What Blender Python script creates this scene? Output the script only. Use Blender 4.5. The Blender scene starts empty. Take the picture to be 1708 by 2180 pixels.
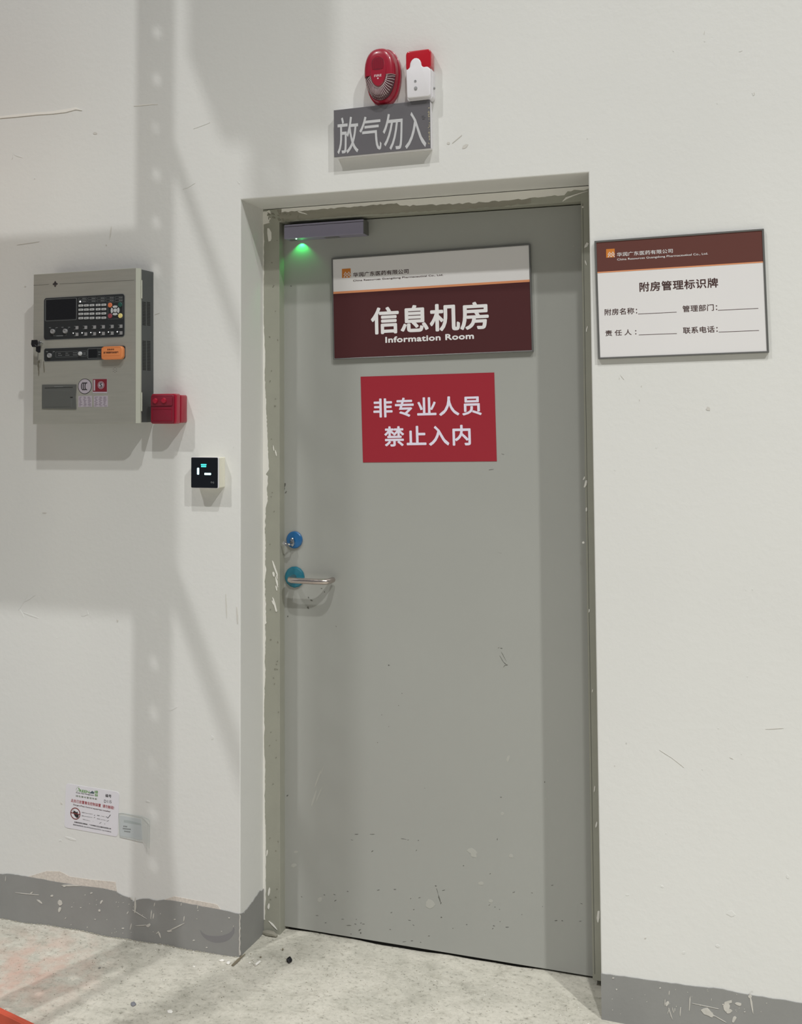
import bpy, bmesh, math, random
from mathutils import Vector, Matrix
random.seed(7)

# ------------------------------------------------------------------ camera
F_PX, U0, V0 = 2064.92, 889.13, 773.6          # for the 1708 x 2180 frame
YAW, PITCH, ROLL = .2985, -.0461, -.0076
CAM = Vector((1.4679, -2.8258, 1.7174))
def cam_axes():
    r = Vector((math.cos(YAW), math.sin(YAW), 0)); f = Vector((-math.sin(YAW), math.cos(YAW), 0)); u = Vector((0, 0, 1))
    f2 = f*math.cos(PITCH)-u*math.sin(PITCH); u2 = u*math.cos(PITCH)+f*math.sin(PITCH)
    return r*math.cos(ROLL)+u2*math.sin(ROLL), u2*math.cos(ROLL)-r*math.sin(ROLL), f2
RX, UX, FX = cam_axes()
cd = bpy.data.cameras.new('camera'); co = bpy.data.objects.new('camera', cd)
C = bpy.context.scene.collection; C.objects.link(co)
cd.sensor_fit = 'VERTICAL'; cd.sensor_height = 36; cd.lens = F_PX/2180*36
cd.shift_x = (854-U0)/2180; cd.shift_y = (V0-1090)/2180
mw = Matrix((RX, UX, -FX)).transposed().to_4x4(); mw.translation = CAM; co.matrix_world = mw
cd.clip_start = .05; cd.clip_end = 100
sc = bpy.context.scene; sc.camera = co

# ------------------------------------------------------------------ world, lamps, exposure
w = bpy.data.worlds.new('hall'); sc.world = w; w.use_nodes = True
bg = w.node_tree.nodes['Background']; bg.inputs[0].default_value = (.97, .985, 1.0, 1); bg.inputs[1].default_value = .15
LAMPS = [((9.0, -8.1, 13), 1420, (1, 1, .97), 114), ((3.3, -6.5, 13), 390, (1, .995, .975), 105), ((-4.4, -8.1, 13), 590, (1, .995, .98), 114)]
for p, e, c, spread in LAMPS:
    ld = bpy.data.lights.new('high_bay_lamp', 'AREA'); ld.shape = 'DISK'; ld.size = .38; ld.spread = math.radians(spread); ld.energy = e; ld.color = c
    lo = bpy.data.objects.new('high_bay_lamp', ld); lo.location = p; C.objects.link(lo)
sc.view_settings.view_transform = 'Standard'; sc.view_settings.look = 'None'
sc.view_settings.exposure = 0.0; sc.view_settings.gamma = 1; sc.view_settings.use_curve_mapping = False

# ------------------------------------------------------------------ survey: photo point -> real point on a known plane
def ray(u, v): return RX*((u-U0)/F_PX)-UX*((v-V0)/F_PX)+FX
def S(u, v, y=0.0):
    d = ray(u, v); P = CAM+d*((y-CAM.y)/d.y); return P.x, P.z
def SF(u, v, z=0.0):
    d = ray(u, v); P = CAM+d*((z-CAM.z)/d.z); return P.x, P.y
def SX(u, v, x=0.0):
    d = ray(u, v); P = CAM+d*((x-CAM.x)/d.x); return P.y, P.z

# ------------------------------------------------------------------ materials
def lin(c): return tuple(((x/255)/12.92 if x/255 <= .04045 else ((x/255+.055)/1.055)**2.4) for x in c)
def mat(name, rgb, rough=.6, metal=0, bump=0, scale=80, mottle=0, mscale=3, emit=0, alpha=None, stretch=None, trans=0, spec=.5, coat=0):
    m = bpy.data.materials.new(name); m.use_nodes = True; nt = m.node_tree; b = nt.nodes['Principled BSDF']
    c = lin(rgb); b.inputs['Base Color'].default_value = (*c, 1); b.inputs['Roughness'].default_value = rough
    b.inputs['Metallic'].default_value = metal; b.inputs['Specular IOR Level'].default_value = spec
    if coat: b.inputs['Coat Weight'].default_value = coat; b.inputs['Coat Roughness'].default_value = .08
    if trans: b.inputs['Transmission Weight'].default_value = trans
    if alpha is not None: b.inputs['Alpha'].default_value = alpha
    if emit: b.inputs['Emission Color'].default_value = (*c, 1); b.inputs['Emission Strength'].default_value = emit
    g = nt.nodes.new('ShaderNodeNewGeometry'); mp = nt.nodes.new('ShaderNodeMapping')
    nt.links.new(g.outputs['Position'], mp.inputs[0])
    if stretch: mp.inputs['Scale'].default_value = stretch
    n1 = nt.nodes.new('ShaderNodeTexNoise'); n1.inputs['Scale'].default_value = mscale; n1.inputs['Detail'].default_value = 6
    nt.links.new(mp.outputs[0], n1.inputs['Vector'])
    mr = nt.nodes.new('ShaderNodeMapRange'); mr.inputs['From Min'].default_value = .25; mr.inputs['From Max'].default_value = .75
    k = max(mottle, .01); mr.inputs['To Min'].default_value = 1-k; mr.inputs['To Max'].default_value = 1+k
    nt.links.new(n1.outputs[0], mr.inputs[0])
    mx = nt.nodes.new('ShaderNodeVectorMath'); mx.operation = 'SCALE'; mx.inputs[0].default_value = c
    nt.links.new(mr.outputs[0], mx.inputs['Scale']); nt.links.new(mx.outputs[0], b.inputs['Base Color'])
    if bump:
        n2 = nt.nodes.new('ShaderNodeTexNoise'); n2.inputs['Scale'].default_value = scale; n2.inputs['Detail'].default_value = 4
        nt.links.new(mp.outputs[0], n2.inputs['Vector'])
        bp = nt.nodes.new('ShaderNodeBump'); bp.inputs['Strength'].default_value = bump; bp.inputs['Distance'].default_value = .002
        nt.links.new(n2.outputs[0], bp.inputs['Height']); nt.links.new(bp.outputs[0], b.inputs['Normal'])
    m['mix'] = mx.name
    return m
M_WALL = mat('white_plaster', (219, 219, 216), .62, bump=.35, scale=55, mottle=.03, mscale=1.3)
M_CHIP = mat('white_paint', (232, 230, 224), .6, bump=.2, scale=120, mottle=.04)
M_SKIRT = mat('grey_skirting_paint', (140, 140, 138), .55, bump=.25, scale=60, mottle=.05, mscale=9)
M_STAIN = mat('grey_skirting_damp', (126, 125, 127), .5, bump=.2, mottle=.05, mscale=12)
M_CHIP2 = mat('dulled_white_paint', (196, 193, 186), .65, mottle=.12, mscale=60)
M_PINK = mat('worn_plaster', (207, 199, 190), .8, bump=.5, scale=150, mottle=.14, mscale=120)
M_DOOR = mat('grey_door_paint', (160, 161, 156), .36, bump=.06, scale=260, mottle=.015, mscale=4)
M_FRAME = mat('grey_frame_paint', (158, 158, 146), .5, bump=.15, scale=120, mottle=.04, mscale=14)
M_CEMENT = mat('cement_smear', (146, 143, 131), .85, bump=.6, scale=70, mottle=.12, mscale=26, stretch=(.25, 1, 1.6))
M_MARK = mat('dark_scuff', (96, 96, 90), .8)
M_LMARK = mat('pale_scuff', (172, 172, 165), .8)
M_BLACK = mat('black_void', (10, 10, 10), .9)
M_STEEL = mat('brushed_steel', (166, 165, 157), .45, .25, mottle=.05, mscale=9, bump=.05, scale=300, stretch=(1, 1, 12))
M_EDGE = mat('pale_edge', (180, 182, 170), .5)
M_BODY = mat('dark_grey_enamel', (72, 76, 76), .45, mottle=.02)
M_SLOT = mat('slot_black', (12, 13, 13), .9)
M_MEMB = mat('black_membrane', (42, 45, 47), .45)
M_LINE = mat('grey_print', (126, 130, 132), .6)
M_KEY = mat('grey_key', (196, 198, 200), .5)
M_SCREEN = mat('dark_screen', (14, 14, 18), .12, coat=.5)
M_KNOB = mat('grey_knob', (150, 150, 152), .4)
M_ORANGE = mat('orange_plastic', (226, 142, 88), .4)
M_KRED = mat('red_button', (150, 70, 80), .5); M_KOR = mat('orange_button', (214, 120, 80), .5)
M_KGR = mat('green_button', (36, 84, 76), .5); M_KYE = mat('yellow_button', (232, 216, 140), .5)
M_LED = mat('white_indicator', (255, 255, 255), .5, emit=1.2)
M_CHROME = mat('chrome', (205, 205, 205), .12, 1)
M_PBLACK = mat('black_plastic', (24, 24, 28), .35)
M_PRINT = mat('printer_grey', (90, 92, 90), .5, mottle=.03)
M_STK = mat('sticker_silver', (178, 170, 180), .4); M_RIMB = mat('sticker_black', (22, 20, 24), .5)
M_MAROON = mat('sticker_red', (122, 30, 44), .5)
M_RED = mat('red_alarm_plastic', (156, 24, 48), .3, coat=.3); M_REDD = mat('red_translucent', (184, 20, 38), .18, coat=.6)
M_REDF = mat('dark_red_grille', (120, 24, 44), .4)
M_LENS = mat('clear_lens', (214, 200, 202), .08, trans=.85, coat=.3)
M_RIB = mat('lens_rib', (222, 206, 208), .25, spec=.8)
M_LENSBACK = mat('lens_back', (86, 52, 58), .25)
M_WPL = mat('white_plastic', (226, 224, 228), .4)
M_PCREAM = mat('cream_plastic', (232, 230, 214), .45)
M_LAMPF = mat('grey_acrylic', (104, 102, 106), .3, mottle=.04, mscale=14)
M_SILV = mat('silver_letters', (196, 196, 198), .5)
M_ALU = mat('grey_aluminium', (120, 120, 118), .35, .5)
M_BROWN = mat('brown_print', (74, 36, 38), .5, spec=.3); M_BROWN2 = mat('brown_print_plate', (98, 58, 52), .5, spec=.3)
M_WPRINT = mat('white_print', (226, 224, 224), .4); M_ORL = mat('orange_print', (224, 150, 106), .45); M_ORB = mat('orange_square', (204, 124, 46), .45)
M_INK = mat('brown_ink', (66, 40, 38), .5); M_BLK = mat('black_ink', (38, 34, 38), .5)
M_REDS = mat('red_sign', (152, 27, 44), .5)
M_LILAC = mat('lilac_letters', (226, 220, 236), .5)
M_MAG = mat('lilac_grey_aluminium', (150, 146, 166), .42, .25)
M_GLASSB = mat('black_glass', (12, 16, 24), .12, coat=.4)
M_CYAN = mat('cyan_segment', (205, 250, 255), .5, emit=2.0); M_TEAL = mat('teal_segment', (70, 225, 215), .5, emit=1.2)
M_GREENL = mat('green_diode', (120, 255, 150), .4, emit=14)
M_BLUE = mat('blue_film', (20, 92, 146), .28, coat=.4); M_TEALF = mat('teal_film', (24, 108, 128), .3, coat=.4, bump=.4, scale=90)
M_SATIN = mat('satin_steel', (196, 186, 180), .27, .95)
M_GRN = mat('green_ink', (96, 150, 70), .5); M_REDI = mat('red_ink', (160, 60, 66), .5)
M_STW = mat('sticker_white', (218, 216, 222), .4)
M_FILM = mat('clear_film', (206, 214, 212), .12, alpha=.16, coat=.5)
M_PAPER = mat('grey_paper', (198, 202, 206), .5)
M_GUARD = mat('orange_red_steel', (196, 78, 52), .5, mottle=.06, mscale=14)
M_RACK = mat('blue_rack_steel', (60, 80, 120), .45); M_CARTON = mat('brown_card', (176, 140, 100), .8); M_WOOD = mat('pale_wood', (190, 160, 120), .8)
M_NUT = mat('black_rubber', (26, 27, 32), .4); M_TWIG = mat('twig_brown', (124, 116, 98), .8); M_PEB = mat('grey_stone', (132, 130, 126), .8)
M_YEL = mat('glue_stain', (168, 160, 136), .7, mottle=.1, mscale=200)

# floor: concrete with its own colours
M_FLOOR = bpy.data.materials.new('rough_concrete'); M_FLOOR.use_nodes = True
def floor_mat(m):
    nt = m.node_tree; b = nt.nodes['Principled BSDF']; b.inputs['Roughness'].default_value = .85
    L = nt.links.new; N = nt.nodes.new
    g = N('ShaderNodeNewGeometry')
    def noise(sc_, det, stretch=None, rough=.6):
        n = N('ShaderNodeTexNoise'); n.inputs['Scale'].default_value = sc_; n.inputs['Detail'].default_value = det; n.inputs['Roughness'].default_value = rough
        if stretch:
            mp = N('ShaderNodeMapping'); mp.inputs['Scale'].default_value = stretch; L(g.outputs['Position'], mp.inputs[0]); L(mp.outputs[0], n.inputs['Vector'])
        else: L(g.outputs['Position'], n.inputs['Vector'])
        return n.outputs[0]
    def ramp(src, stops):
        r = N('ShaderNodeValToRGB'); e = r.color_ramp.elements
        while len(e) < len(stops): e.new(.5)
        for k, (p, c) in enumerate(stops): e[k].position = p; e[k].color = (*lin(c), 1)
        L(src, r.inputs[0]); return r.outputs[0]
    base = ramp(noise(4, 10, (1, 1.25, 1), .7), [(.3, (176, 173, 161)), (.44, (206, 203, 191)), (.6, (222, 218, 206))])
    grit = ramp(noise(75, 6, (1, 1.2, 1), .7), [(.33, (120, 118, 110)), (.42, (226, 226, 224)), (.8, (255, 255, 255))])
    m1 = N('ShaderNodeMix'); m1.data_type = 'RGBA'; m1.blend_type = 'MULTIPLY'; m1.inputs[0].default_value = .7
    L(base, m1.inputs[6]); L(grit, m1.inputs[7])
    # reddish dust patch by the guard rail
    vd = N('ShaderNodeVectorMath'); vd.operation = 'DISTANCE'; vd.inputs[1].default_value = (-.62, -.27, 0); L(g.outputs['Position'], vd.inputs[0])
    mr = N('ShaderNodeMapRange'); mr.inputs['From Min'].default_value = .05; mr.inputs['From Max'].default_value = .33; mr.inputs['To Min'].default_value = 1; mr.inputs['To Max'].default_value = 0
    L(vd.outputs['Value'], mr.inputs[0])
    mm = N('ShaderNodeMath'); mm.operation = 'MULTIPLY'; L(mr.outputs[0], mm.inputs[0])
    n9 = N('ShaderNodeMapRange'); n9.inputs['From Min'].default_value = .4; n9.inputs['From Max'].default_value = .62; L(noise(14, 7), n9.inputs[0]); L(n9.outputs[0], mm.inputs[1])
    m2 = N('ShaderNodeMix'); m2.data_type = 'RGBA'; L(mm.outputs[0], m2.inputs[0]); L(m1.outputs[2], m2.inputs[6]); m2.inputs[7].default_value = (*lin((204, 176, 162)), 1)
    pit = ramp(noise(120, 5, (1, 1.3, 1), .8), [(.30, (96, 92, 84)), (.40, (250, 250, 250)), (.9, (255, 255, 255))])
    stk = ramp(noise(22, 8, (.7, 1.5, 1), .72), [(.32, (176, 174, 166)), (.5, (250, 250, 250)), (.9, (255, 255, 255))])
    m3 = N('ShaderNodeMix'); m3.data_type = 'RGBA'; m3.blend_type = 'MULTIPLY'; m3.inputs[0].default_value = .7; L(m2.outputs[2], m3.inputs[6]); L(pit, m3.inputs[7])
    m4 = N('ShaderNodeMix'); m4.data_type = 'RGBA'; m4.blend_type = 'MULTIPLY'; m4.inputs[0].default_value = .38; L(m3.outputs[2], m4.inputs[6]); L(stk, m4.inputs[7])
    L(m4.outputs[2], b.inputs['Base Color'])
    bp = N('ShaderNodeBump'); bp.inputs['Strength'].default_value = .6; bp.inputs['Distance'].default_value = .003
    L(noise(48, 8, (1, 1.2, 1), .75), bp.inputs['Height']); L(bp.outputs[0], b.inputs['Normal'])
floor_mat(M_FLOOR)

# ------------------------------------------------------------------ mesh helpers
class MB:
    def __init__(s): s.v = []; s.f = []
    def add(s, vs, fs):
        k = len(s.v); s.v += [tuple(a) for a in vs]; s.f += [tuple(i+k for i in f) for f in fs]; return s
    def box(s, x0, x1, y0, y1, z0, z1):
        return s.add([(x0, y0, z0), (x1, y0, z0), (x1, y1, z0), (x0, y1, z0), (x0, y0, z1), (x1, y0, z1), (x1, y1, z1), (x0, y1, z1)],
                     [(0, 3, 2, 1), (4, 5, 6, 7), (0, 1, 5, 4), (1, 2, 6, 5), (2, 3, 7, 6), (3, 0, 4, 7)])
    def prism(s, poly, y0, y1):                        # poly in (x, z); y0 is the side facing the hall
        a = sum(poly[i][0]*poly[(i+1) % len(poly)][1]-poly[(i+1) % len(poly)][0]*poly[i][1] for i in range(len(poly)))
        if a < 0: poly = poly[::-1]
        n = len(poly)
        return s.add([(x, y0, z) for x, z in poly]+[(x, y1, z) for x, z in poly],
                     [tuple(range(n)), tuple(range(2*n-1, n-1, -1))]+[(i, n+i, n+(i+1) % n, (i+1) % n) for i in range(n)])
    def ring(s, outer, inner, y0, y1):                 # same vertex count
        n = len(outer)
        vs = [(x, y0, z) for x, z in outer]+[(x, y0, z) for x, z in inner]+[(x, y1, z) for x, z in outer]+[(x, y1, z) for x, z in inner]
        fs = []
        for i in range(n):
            j = (i+1) % n
            fs += [(i, j, n+j, n+i), (2*n+i, 3*n+i, 3*n+j, 2*n+j), (i, 2*n+i, 2*n+j, j), (n+i, n+j, 3*n+j, 3*n+i)]
        return s.add(vs, fs)
    def lathe(s, cx, cz, prof, n=28, sx=1, sz=1):      # prof [(r, y)] about an axis along y
        vs = []; fs = []
        for r, y in prof:
            for k in range(n):
                a = 2*math.pi*k/n; vs.append((cx+r*sx*math.cos(a), y, cz+r*sz*math.sin(a)))
        for q in range(len(prof)-1):
            for k in range(n):
                j = (k+1) % n; fs.append((q*n+k, q*n+j, (q+1)*n+j, (q+1)*n+k))
        fs.append(tuple(range(n))[::-1]); fs.append(tuple(range((len(prof)-1)*n, len(prof)*n)))
        return s.add(vs, fs)
    def tube(s, path, r, n=12):
        P = [Vector(p) for p in path]; vs = []; fs = []; R = r if isinstance(r, (list, tuple)) else [r]*len(P)
        up = Vector((.13, .37, .92))
        for i, p in enumerate(P):
            t = (P[min(i+1, len(P)-1)]-P[max(i-1, 0)]).normalized()
            a = t.cross(up).normalized(); b = t.cross(a)
            for k in range(n):
                q = 2*math.pi*k/n; vs.append(p+(a*math.cos(q)+b*math.sin(q))*R[i])
        for i in range(len(P)-1):
            for k in range(n):
                j = (k+1) % n; fs.append((i*n+k, i*n+j, (i+1)*n+j, (i+1)*n+k))
        fs.append(tuple(range(n))[::-1]); fs.append(tuple(range((len(P)-1)*n, len(P)*n)))
        return s.add(vs, fs)
    def build(s, name, m, parent=None, bevel=0, seg=2, smooth=False, kind=None, label=None):
        me = bpy.data.meshes.new(name); me.from_pydata(s.v, [], s.f); me.validate()
        bm = bmesh.new(); bm.from_mesh(me); bmesh.ops.recalc_face_normals(bm, faces=bm.faces)
        if bevel:
            es = [e for e in bm.edges if len(e.link_faces) == 2 and e.calc_face_angle(0) > .6]
            bmesh.ops.bevel(bm, geom=es, offset=bevel, segments=seg, affect='EDGES', profile=.5, clamp_overlap=True)
        bm.to_mesh(me); bm.free()
        me.materials.append(m)
        if smooth:
            for p in me.polygons: p.use_smooth = True
            try: me.set_sharp_from_angle(angle=math.radians(38))
            except Exception: pass
        o = bpy.data.objects.new(name, me); C.objects.link(o)
        if parent: o.parent = parent
        if kind: o['kind'] = kind
        if label: o['label'] = label
        return o
def rrect(x0, x1, z0, z1, r, n=4):
    pts = []
    for cx, cz, a0 in ((x1-r, z1-r, 0), (x0+r, z1-r, 90), (x0+r, z0+r, 180), (x1-r, z0+r, 270)):
        for k in range(n+1):
            a = math.radians(a0+90*k/n); pts.append((cx+r*math.cos(a), cz+r*math.sin(a)))
    return pts
def quad_rr(pts, r, n=4):                              # rounded rect through a measured quad TL TR BR BL, shaped from its mean box
    xs = [p[0] for p in pts]; zs = [p[1] for p in pts]
    return rrect((pts[0][0]+pts[3][0])/2, (pts[1][0]+pts[2][0])/2, (pts[2][1]+pts[3][1])/2, (pts[0][1]+pts[1][1])/2, r, n)
def circ(cx, cz, r, n=20, sz=1): return [(cx+r*math.cos(2*math.pi*k/n), cz+r*sz*math.sin(2*math.pi*k/n)) for k in range(n)]
def stroke(poly, wd):                                  # open polyline -> thin ribbon polygon
    L = []; R = []
    for i, p in enumerate(poly):
        a = poly[max(i-1, 0)]; b = poly[min(i+1, len(poly)-1)]
        d = math.hypot(b[0]-a[0], b[1]-a[1]) or 1; nx, nz = -(b[1]-a[1])/d, (b[0]-a[0])/d
        ww = wd[i] if isinstance(wd, (list, tuple)) else wd
        L.append((p[0]+nx*ww/2, p[1]+nz*ww/2)); R.append((p[0]-nx*ww/2, p[1]-nz*ww/2))
    return L+R[::-1]
def ribbon(mb, poly, wd, y0, y1):                      # one continuous strip with mitred joints
    q = stroke(poly, wd); n = len(poly); L = q[:n]; R = q[n:][::-1]
    vs = [(x, y0, z) for x, z in L]+[(x, y0, z) for x, z in R]+[(x, y1, z) for x, z in L]+[(x, y1, z) for x, z in R]; fs = []
    for i in range(n-1):
        fs += [(i, i+1, n+i+1, n+i), (2*n+i, 3*n+i, 3*n+i+1, 2*n+i+1), (i, 2*n+i, 2*n+i+1, i+1), (n+i, n+i+1, 3*n+i+1, 3*n+i)]
    fs += [(0, n, 3*n, 2*n), (n-1, 3*n-1, 4*n-1, 2*n-1)]
    mb.add(vs, fs)
def thing(name, label, cat, loc, tilt=0, group=None, kind=None):
    o = bpy.data.objects.new(name, None); o.empty_display_size = .05; C.objects.link(o)
    o.location = loc; o.rotation_euler = (0, -tilt, 0); tag(o, label, cat, group, kind); return o
def tag(o, label=None, cat=None, group=None, kind=None):
    if label: o['label'] = label
    if cat: o['category'] = cat
    if group: o['group'] = group
    if kind: o['kind'] = kind
    return o
def local(loc, tilt, y):                               # photo point on the plane y -> the thing's own (x, z)
    c, s = math.cos(tilt), math.sin(tilt)
    def f(u, v):
        x, z = S(u, v, y); dx, dz = x-loc[0], z-loc[2]; return (c*dx+s*dz, -s*dx+c*dz)
    return f
def bl_h(bl, tr, h): return (tr[1]-bl[1])/max(h, .01)
def text(parent, name, body, bl, tr, y, m, bold=0.0, spacing=1, ext=0.00015):
    cu = bpy.data.curves.new(name, 'FONT'); cu.body = body; cu.space_character = spacing; cu.resolution_u = 4
    tmp = bpy.data.objects.new(name, cu); me = bpy.data.meshes.new_from_object(tmp); me.name = name
    xs = [v.co.x for v in me.vertices]; ys = [v.co.y for v in me.vertices]
    x0, x1, y0, y1 = min(xs), max(xs), min(ys), max(ys)
    for v in me.vertices:
        a = (v.co.x-x0)/(x1-x0); b = (v.co.y-y0)/(y1-y0)
        v.co = (bl[0]+a*(tr[0]-bl[0]), y, bl[1]+b*(tr[1]-bl[1]))
    if bold > 0:                                       # heavier strokes: the same glyphs laid a hair apart
        k = bold*(bl_h(bl, tr, y1-y0)); base = [v.co.copy() for v in me.vertices]; faces = [tuple(p.vertices) for p in me.polygons]
        vs = []; fs = []; off = [(-k, 0), (k, 0), (0, k), (0, -k), (k*.7, k*.7), (-k*.7, -k*.7), (k*.7, -k*.7), (-k*.7, k*.7)]
        for q, (ox, oz) in enumerate(off):
            n0 = len(vs); vs += [(v.x+ox, v.y-q*.000004, v.z+oz) for v in base]; fs += [tuple(i+n0 for i in f) for f in faces]
        me.clear_geometry(); me.from_pydata(vs, [], fs)
    me.materials.clear(); me.materials.append(m)
    bpy.data.objects.remove(tmp); bpy.data.curves.remove(cu)
    o = bpy.data.objects.new(name, me); C.objects.link(o); o.parent = parent; return o

W, ZT, DF, DL = 1.1246, 2.40, .163, .201               # opening width and height, frame face, door face
# ------------------------------------------------------------------ structure
def wall_front():
    bm = bmesh.new()
    X = [-4.5, 0, W, 5]; Z = [-.03, ZT, 9]
    def q(pts):
        return bm.faces.new([bm.verts.new(p) for p in pts])
    for i in range(3):
        for j in range(2):
            if i == 1 and j == 0: continue
            q([(X[i], 0, Z[j]), (X[i+1], 0, Z[j]), (X[i+1], 0, Z[j+1]), (X[i], 0, Z[j+1])])
            q([(X[i], .3, Z[j]), (X[i], .3, Z[j+1]), (X[i+1], .3, Z[j+1]), (X[i+1], .3, Z[j])])
    q([(0, 0, Z[0]), (0, 0, ZT), (0, .3, ZT), (0, .3, Z[0])]); q([(W, 0, Z[0]), (W, .3, Z[0]), (W, .3, ZT), (W, 0, ZT)])
    q([(0, 0, ZT), (W, 0, ZT), (W, .3, ZT), (0, .3, ZT)])
    q([(X[0], 0, Z[2]), (X[3], 0, Z[2]), (X[3], .3, Z[2]), (X[0], .3, Z[2])])
    q([(X[0], 0, Z[0]), (X[0], 0, Z[2]), (X[0], .3, Z[2]), (X[0], .3, Z[0])]); q([(X[3], 0, Z[0]), (X[3], .3, Z[0]), (X[3], .3, Z[2]), (X[3], 0, Z[2])])
    bmesh.ops.remove_doubles(bm, verts=bm.verts, dist=1e-5); bmesh.ops.recalc_face_normals(bm, faces=bm.faces)
    es = [e for e in bm.edges if all(abs(v.co.y) < 1e-6 and -1e-6 < v.co.x < W+1e-6 and v.co.z < ZT+1e-6 for v in e.verts) and len(e.link_faces) == 2 and e.calc_face_angle(0) > 1]
    bmesh.ops.bevel(bm, geom=es, offset=.004, segments=3, affect='EDGES', profile=.5)
    me = bpy.data.meshes.new('wall_front'); bm.to_mesh(me); bm.free(); me.materials.append(M_WALL)
    o = bpy.data.objects.new('wall_front', me); C.objects.link(o); o['kind'] = 'structure'; return o
WALL = wall_front()
def fh(x, y):                                          # floor height, slightly uneven
    h = .0
    h += -.011*min(1, max(0, (-x-.05)/.7)) if y < .02 else 0
    h += -.009*min(1, max(0, (y-.02)/.14))
    h += .0025*math.sin(x*7.1+y*5)+.002*math.sin(x*17-y*13)+.0012*math.sin(x*41+y*37)
    return h-.0015
def floor():
    xs = [-6, -3, -1.6]+[-1.3+.025*i for i in range(125)]+[2.2, 3.5, 6]; ys = [-8, -4, -2, -1.3]+[-1+.025*i for i in range(55)]+[.6, 1.6]
    vs = [(x, y, fh(x, y) if -1.3 <= x <= 1.9 and -1.05 < y < .42 else -.004) for y in ys for x in xs]; n = len(xs)
    fs = [(j*n+i, j*n+i+1, (j+1)*n+i+1, (j+1)*n+i) for j in range(len(ys)-1) for i in range(n-1)]
    m = MB(); m.add(vs, fs); o = m.build('floor', M_FLOOR, smooth=True); o['kind'] = 'structure'; return o
FLOOR = floor()
m = MB()                                               # dark room behind the door
m.box(-.6, 1.8, 1.3, 1.35, -.05, 2.9).box(-.65, -.6, .3, 1.35, -.05, 2.9).box(1.8, 1.85, .3, 1.35, -.05, 2.9).box(-.65, 1.85, .3, 1.35, 2.9, 2.95)
m.build('wall_back', M_BLACK, kind='structure')

# painted skirting bands
def jag(pts, amp, step):
    out = [pts[0]]
    for a, b in zip(pts, pts[1:]):
        n = max(1, int(math.hypot(b[0]-a[0], b[1]-a[1])/step))
        for k in range(1, n+1):
            t = k/n; out.append((a[0]+(b[0]-a[0])*t, a[1]+(b[1]-a[1])*t+(random.uniform(-amp, amp) if k < n else 0)))
    return out
top_px = [(0, 1860), (20, 1860), (60, 1866), (110, 1875), (160, 1884), (215, 1890), (245, 1896), (262, 1906), (278, 1911), (284, 1919), (291, 1916), (305, 1913), (318, 1913), (335, 1917), (350, 1915), (380, 1919), (430, 1929), (470, 1936), (511, 1945)]
top = jag([(-1.6, .134)]+[S(*p) for p in top_px], .0012, .012)
top[-1] = (0.0, top[-1][1])
m = MB(); m.prism([(-1.6, -.02)]+top+[(0.0, -.02)], -.0025, .0005)
rv = [(.0, .131), (.02, .124), (.043, .123), (.07, .127), (.092, .130), (.115, .133), (.136, .138), (.150, .131), (.163, .133)]
rv = jag(rv, .002, .006)
vs = [(.0025, y, z) for y, z in rv]+[(.0025, y, -.02) for y, z in rv]; n = len(rv)
vs += [(-.0005, y, z) for y, z in rv]
fs = [(i, i+1, n+i+1, n+i) for i in range(n-1)]+[(i, i+1, 2*n+i+1, 2*n+i) for i in range(n-1)]
m.add([(x, max(y, -.0025) if y > 0 else -.0025, z) for x, y, z in vs], fs)
bl = m.build('baseboard_left', M_SKIRT, kind='structure')
tp = jag([S(1281, 2072), S(1330, 2078), S(1400, 2088), S(1470, 2098), S(1530, 2104), S(1600, 2118), S(1660, 2127), S(1708, 2135), (2.6, .137)], .001, .012)
tp[0] = (W, tp[0][1])
m = MB(); m.prism([(W, -.02)]+tp+[(2.6, -.02)], -.0025, .0005)
br = m.build('baseboard_right', M_SKIRT, kind='structure')

# chips, drips and scratches in the skirting paint: (centre px, py, length px, width px, angle deg)
def blob(mb, P, px, py, l, wd, ang, y0, y1, n=7, rough=.3):
    pts = []; a0 = math.radians(ang)
    for k in range(n):
        a = 2*math.pi*k/n; r = 1+random.uniform(-rough, rough)
        ex, ez = math.cos(a)*l/2*r, math.sin(a)*wd/2*r
        pts.append(P(px+ex*math.cos(a0)-ez*math.sin(a0), py-(ex*math.sin(a0)+ez*math.cos(a0))))
    mb.prism(pts, y0-random.uniform(0, .00025), y1)
m = MB(); P = lambda u, v: S(u, v, -.0025)
for a in [(12, 1871, 12, 1.5, 85), (60, 1903, 60, 1.2, -6), (84, 1919, 16, 4, -40), (128, 1922, 14, 9, -60), (127, 1936, 12, 6, 70), (67, 1901, 7, 3, 40), (111, 1907, 5, 4, 0), (153, 1931, 3, 2, 0), (172, 1932, 3, 2, 0), (195, 1901, 5, 3, 0), (216, 1920, 9, 5, 60), (212, 1938, 6, 4, 0), (203, 1957, 4, 2, 0), (140, 1954, 4, 2, 50),
          (288, 1927, 30, 4, 88), (280, 1913, 8, 3, -70), (295, 1945, 42, 1.6, -32), (272, 1943, 7, 3, 60), (322, 1947, 18, 2, 85), (327, 1950, 12, 2, 80), (329, 1926, 9, 2, 80), (279, 1971, 14, 2.2, 78), (262, 1976, 6, 2.5, 0), (300, 1970, 28, 1.4, 3), (316, 1970, 12, 8, 20), (336, 1985, 8, 2, 40), (340, 1990, 16, 2.5, -70), (375, 1974, 34, 2.4, 26), (361, 1982, 9, 4, 0), (392, 1955, 12, 2, 85), (421, 1930, 9, 1.5, 85), (372, 1957, 4, 2.5, 0), (386, 1925, 6, 1.5, 80), (413, 2002, 6, 3, 0), (440, 2017, 4, 2, 0), (488, 1954, 3, 2, 0), (497, 1972, 5, 1, 85), (150, 1885, 36, 3.4, -2), (138, 1886, 8, 5, 10)]:
    blob(m, P, *a, -.0036, -.002)
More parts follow.
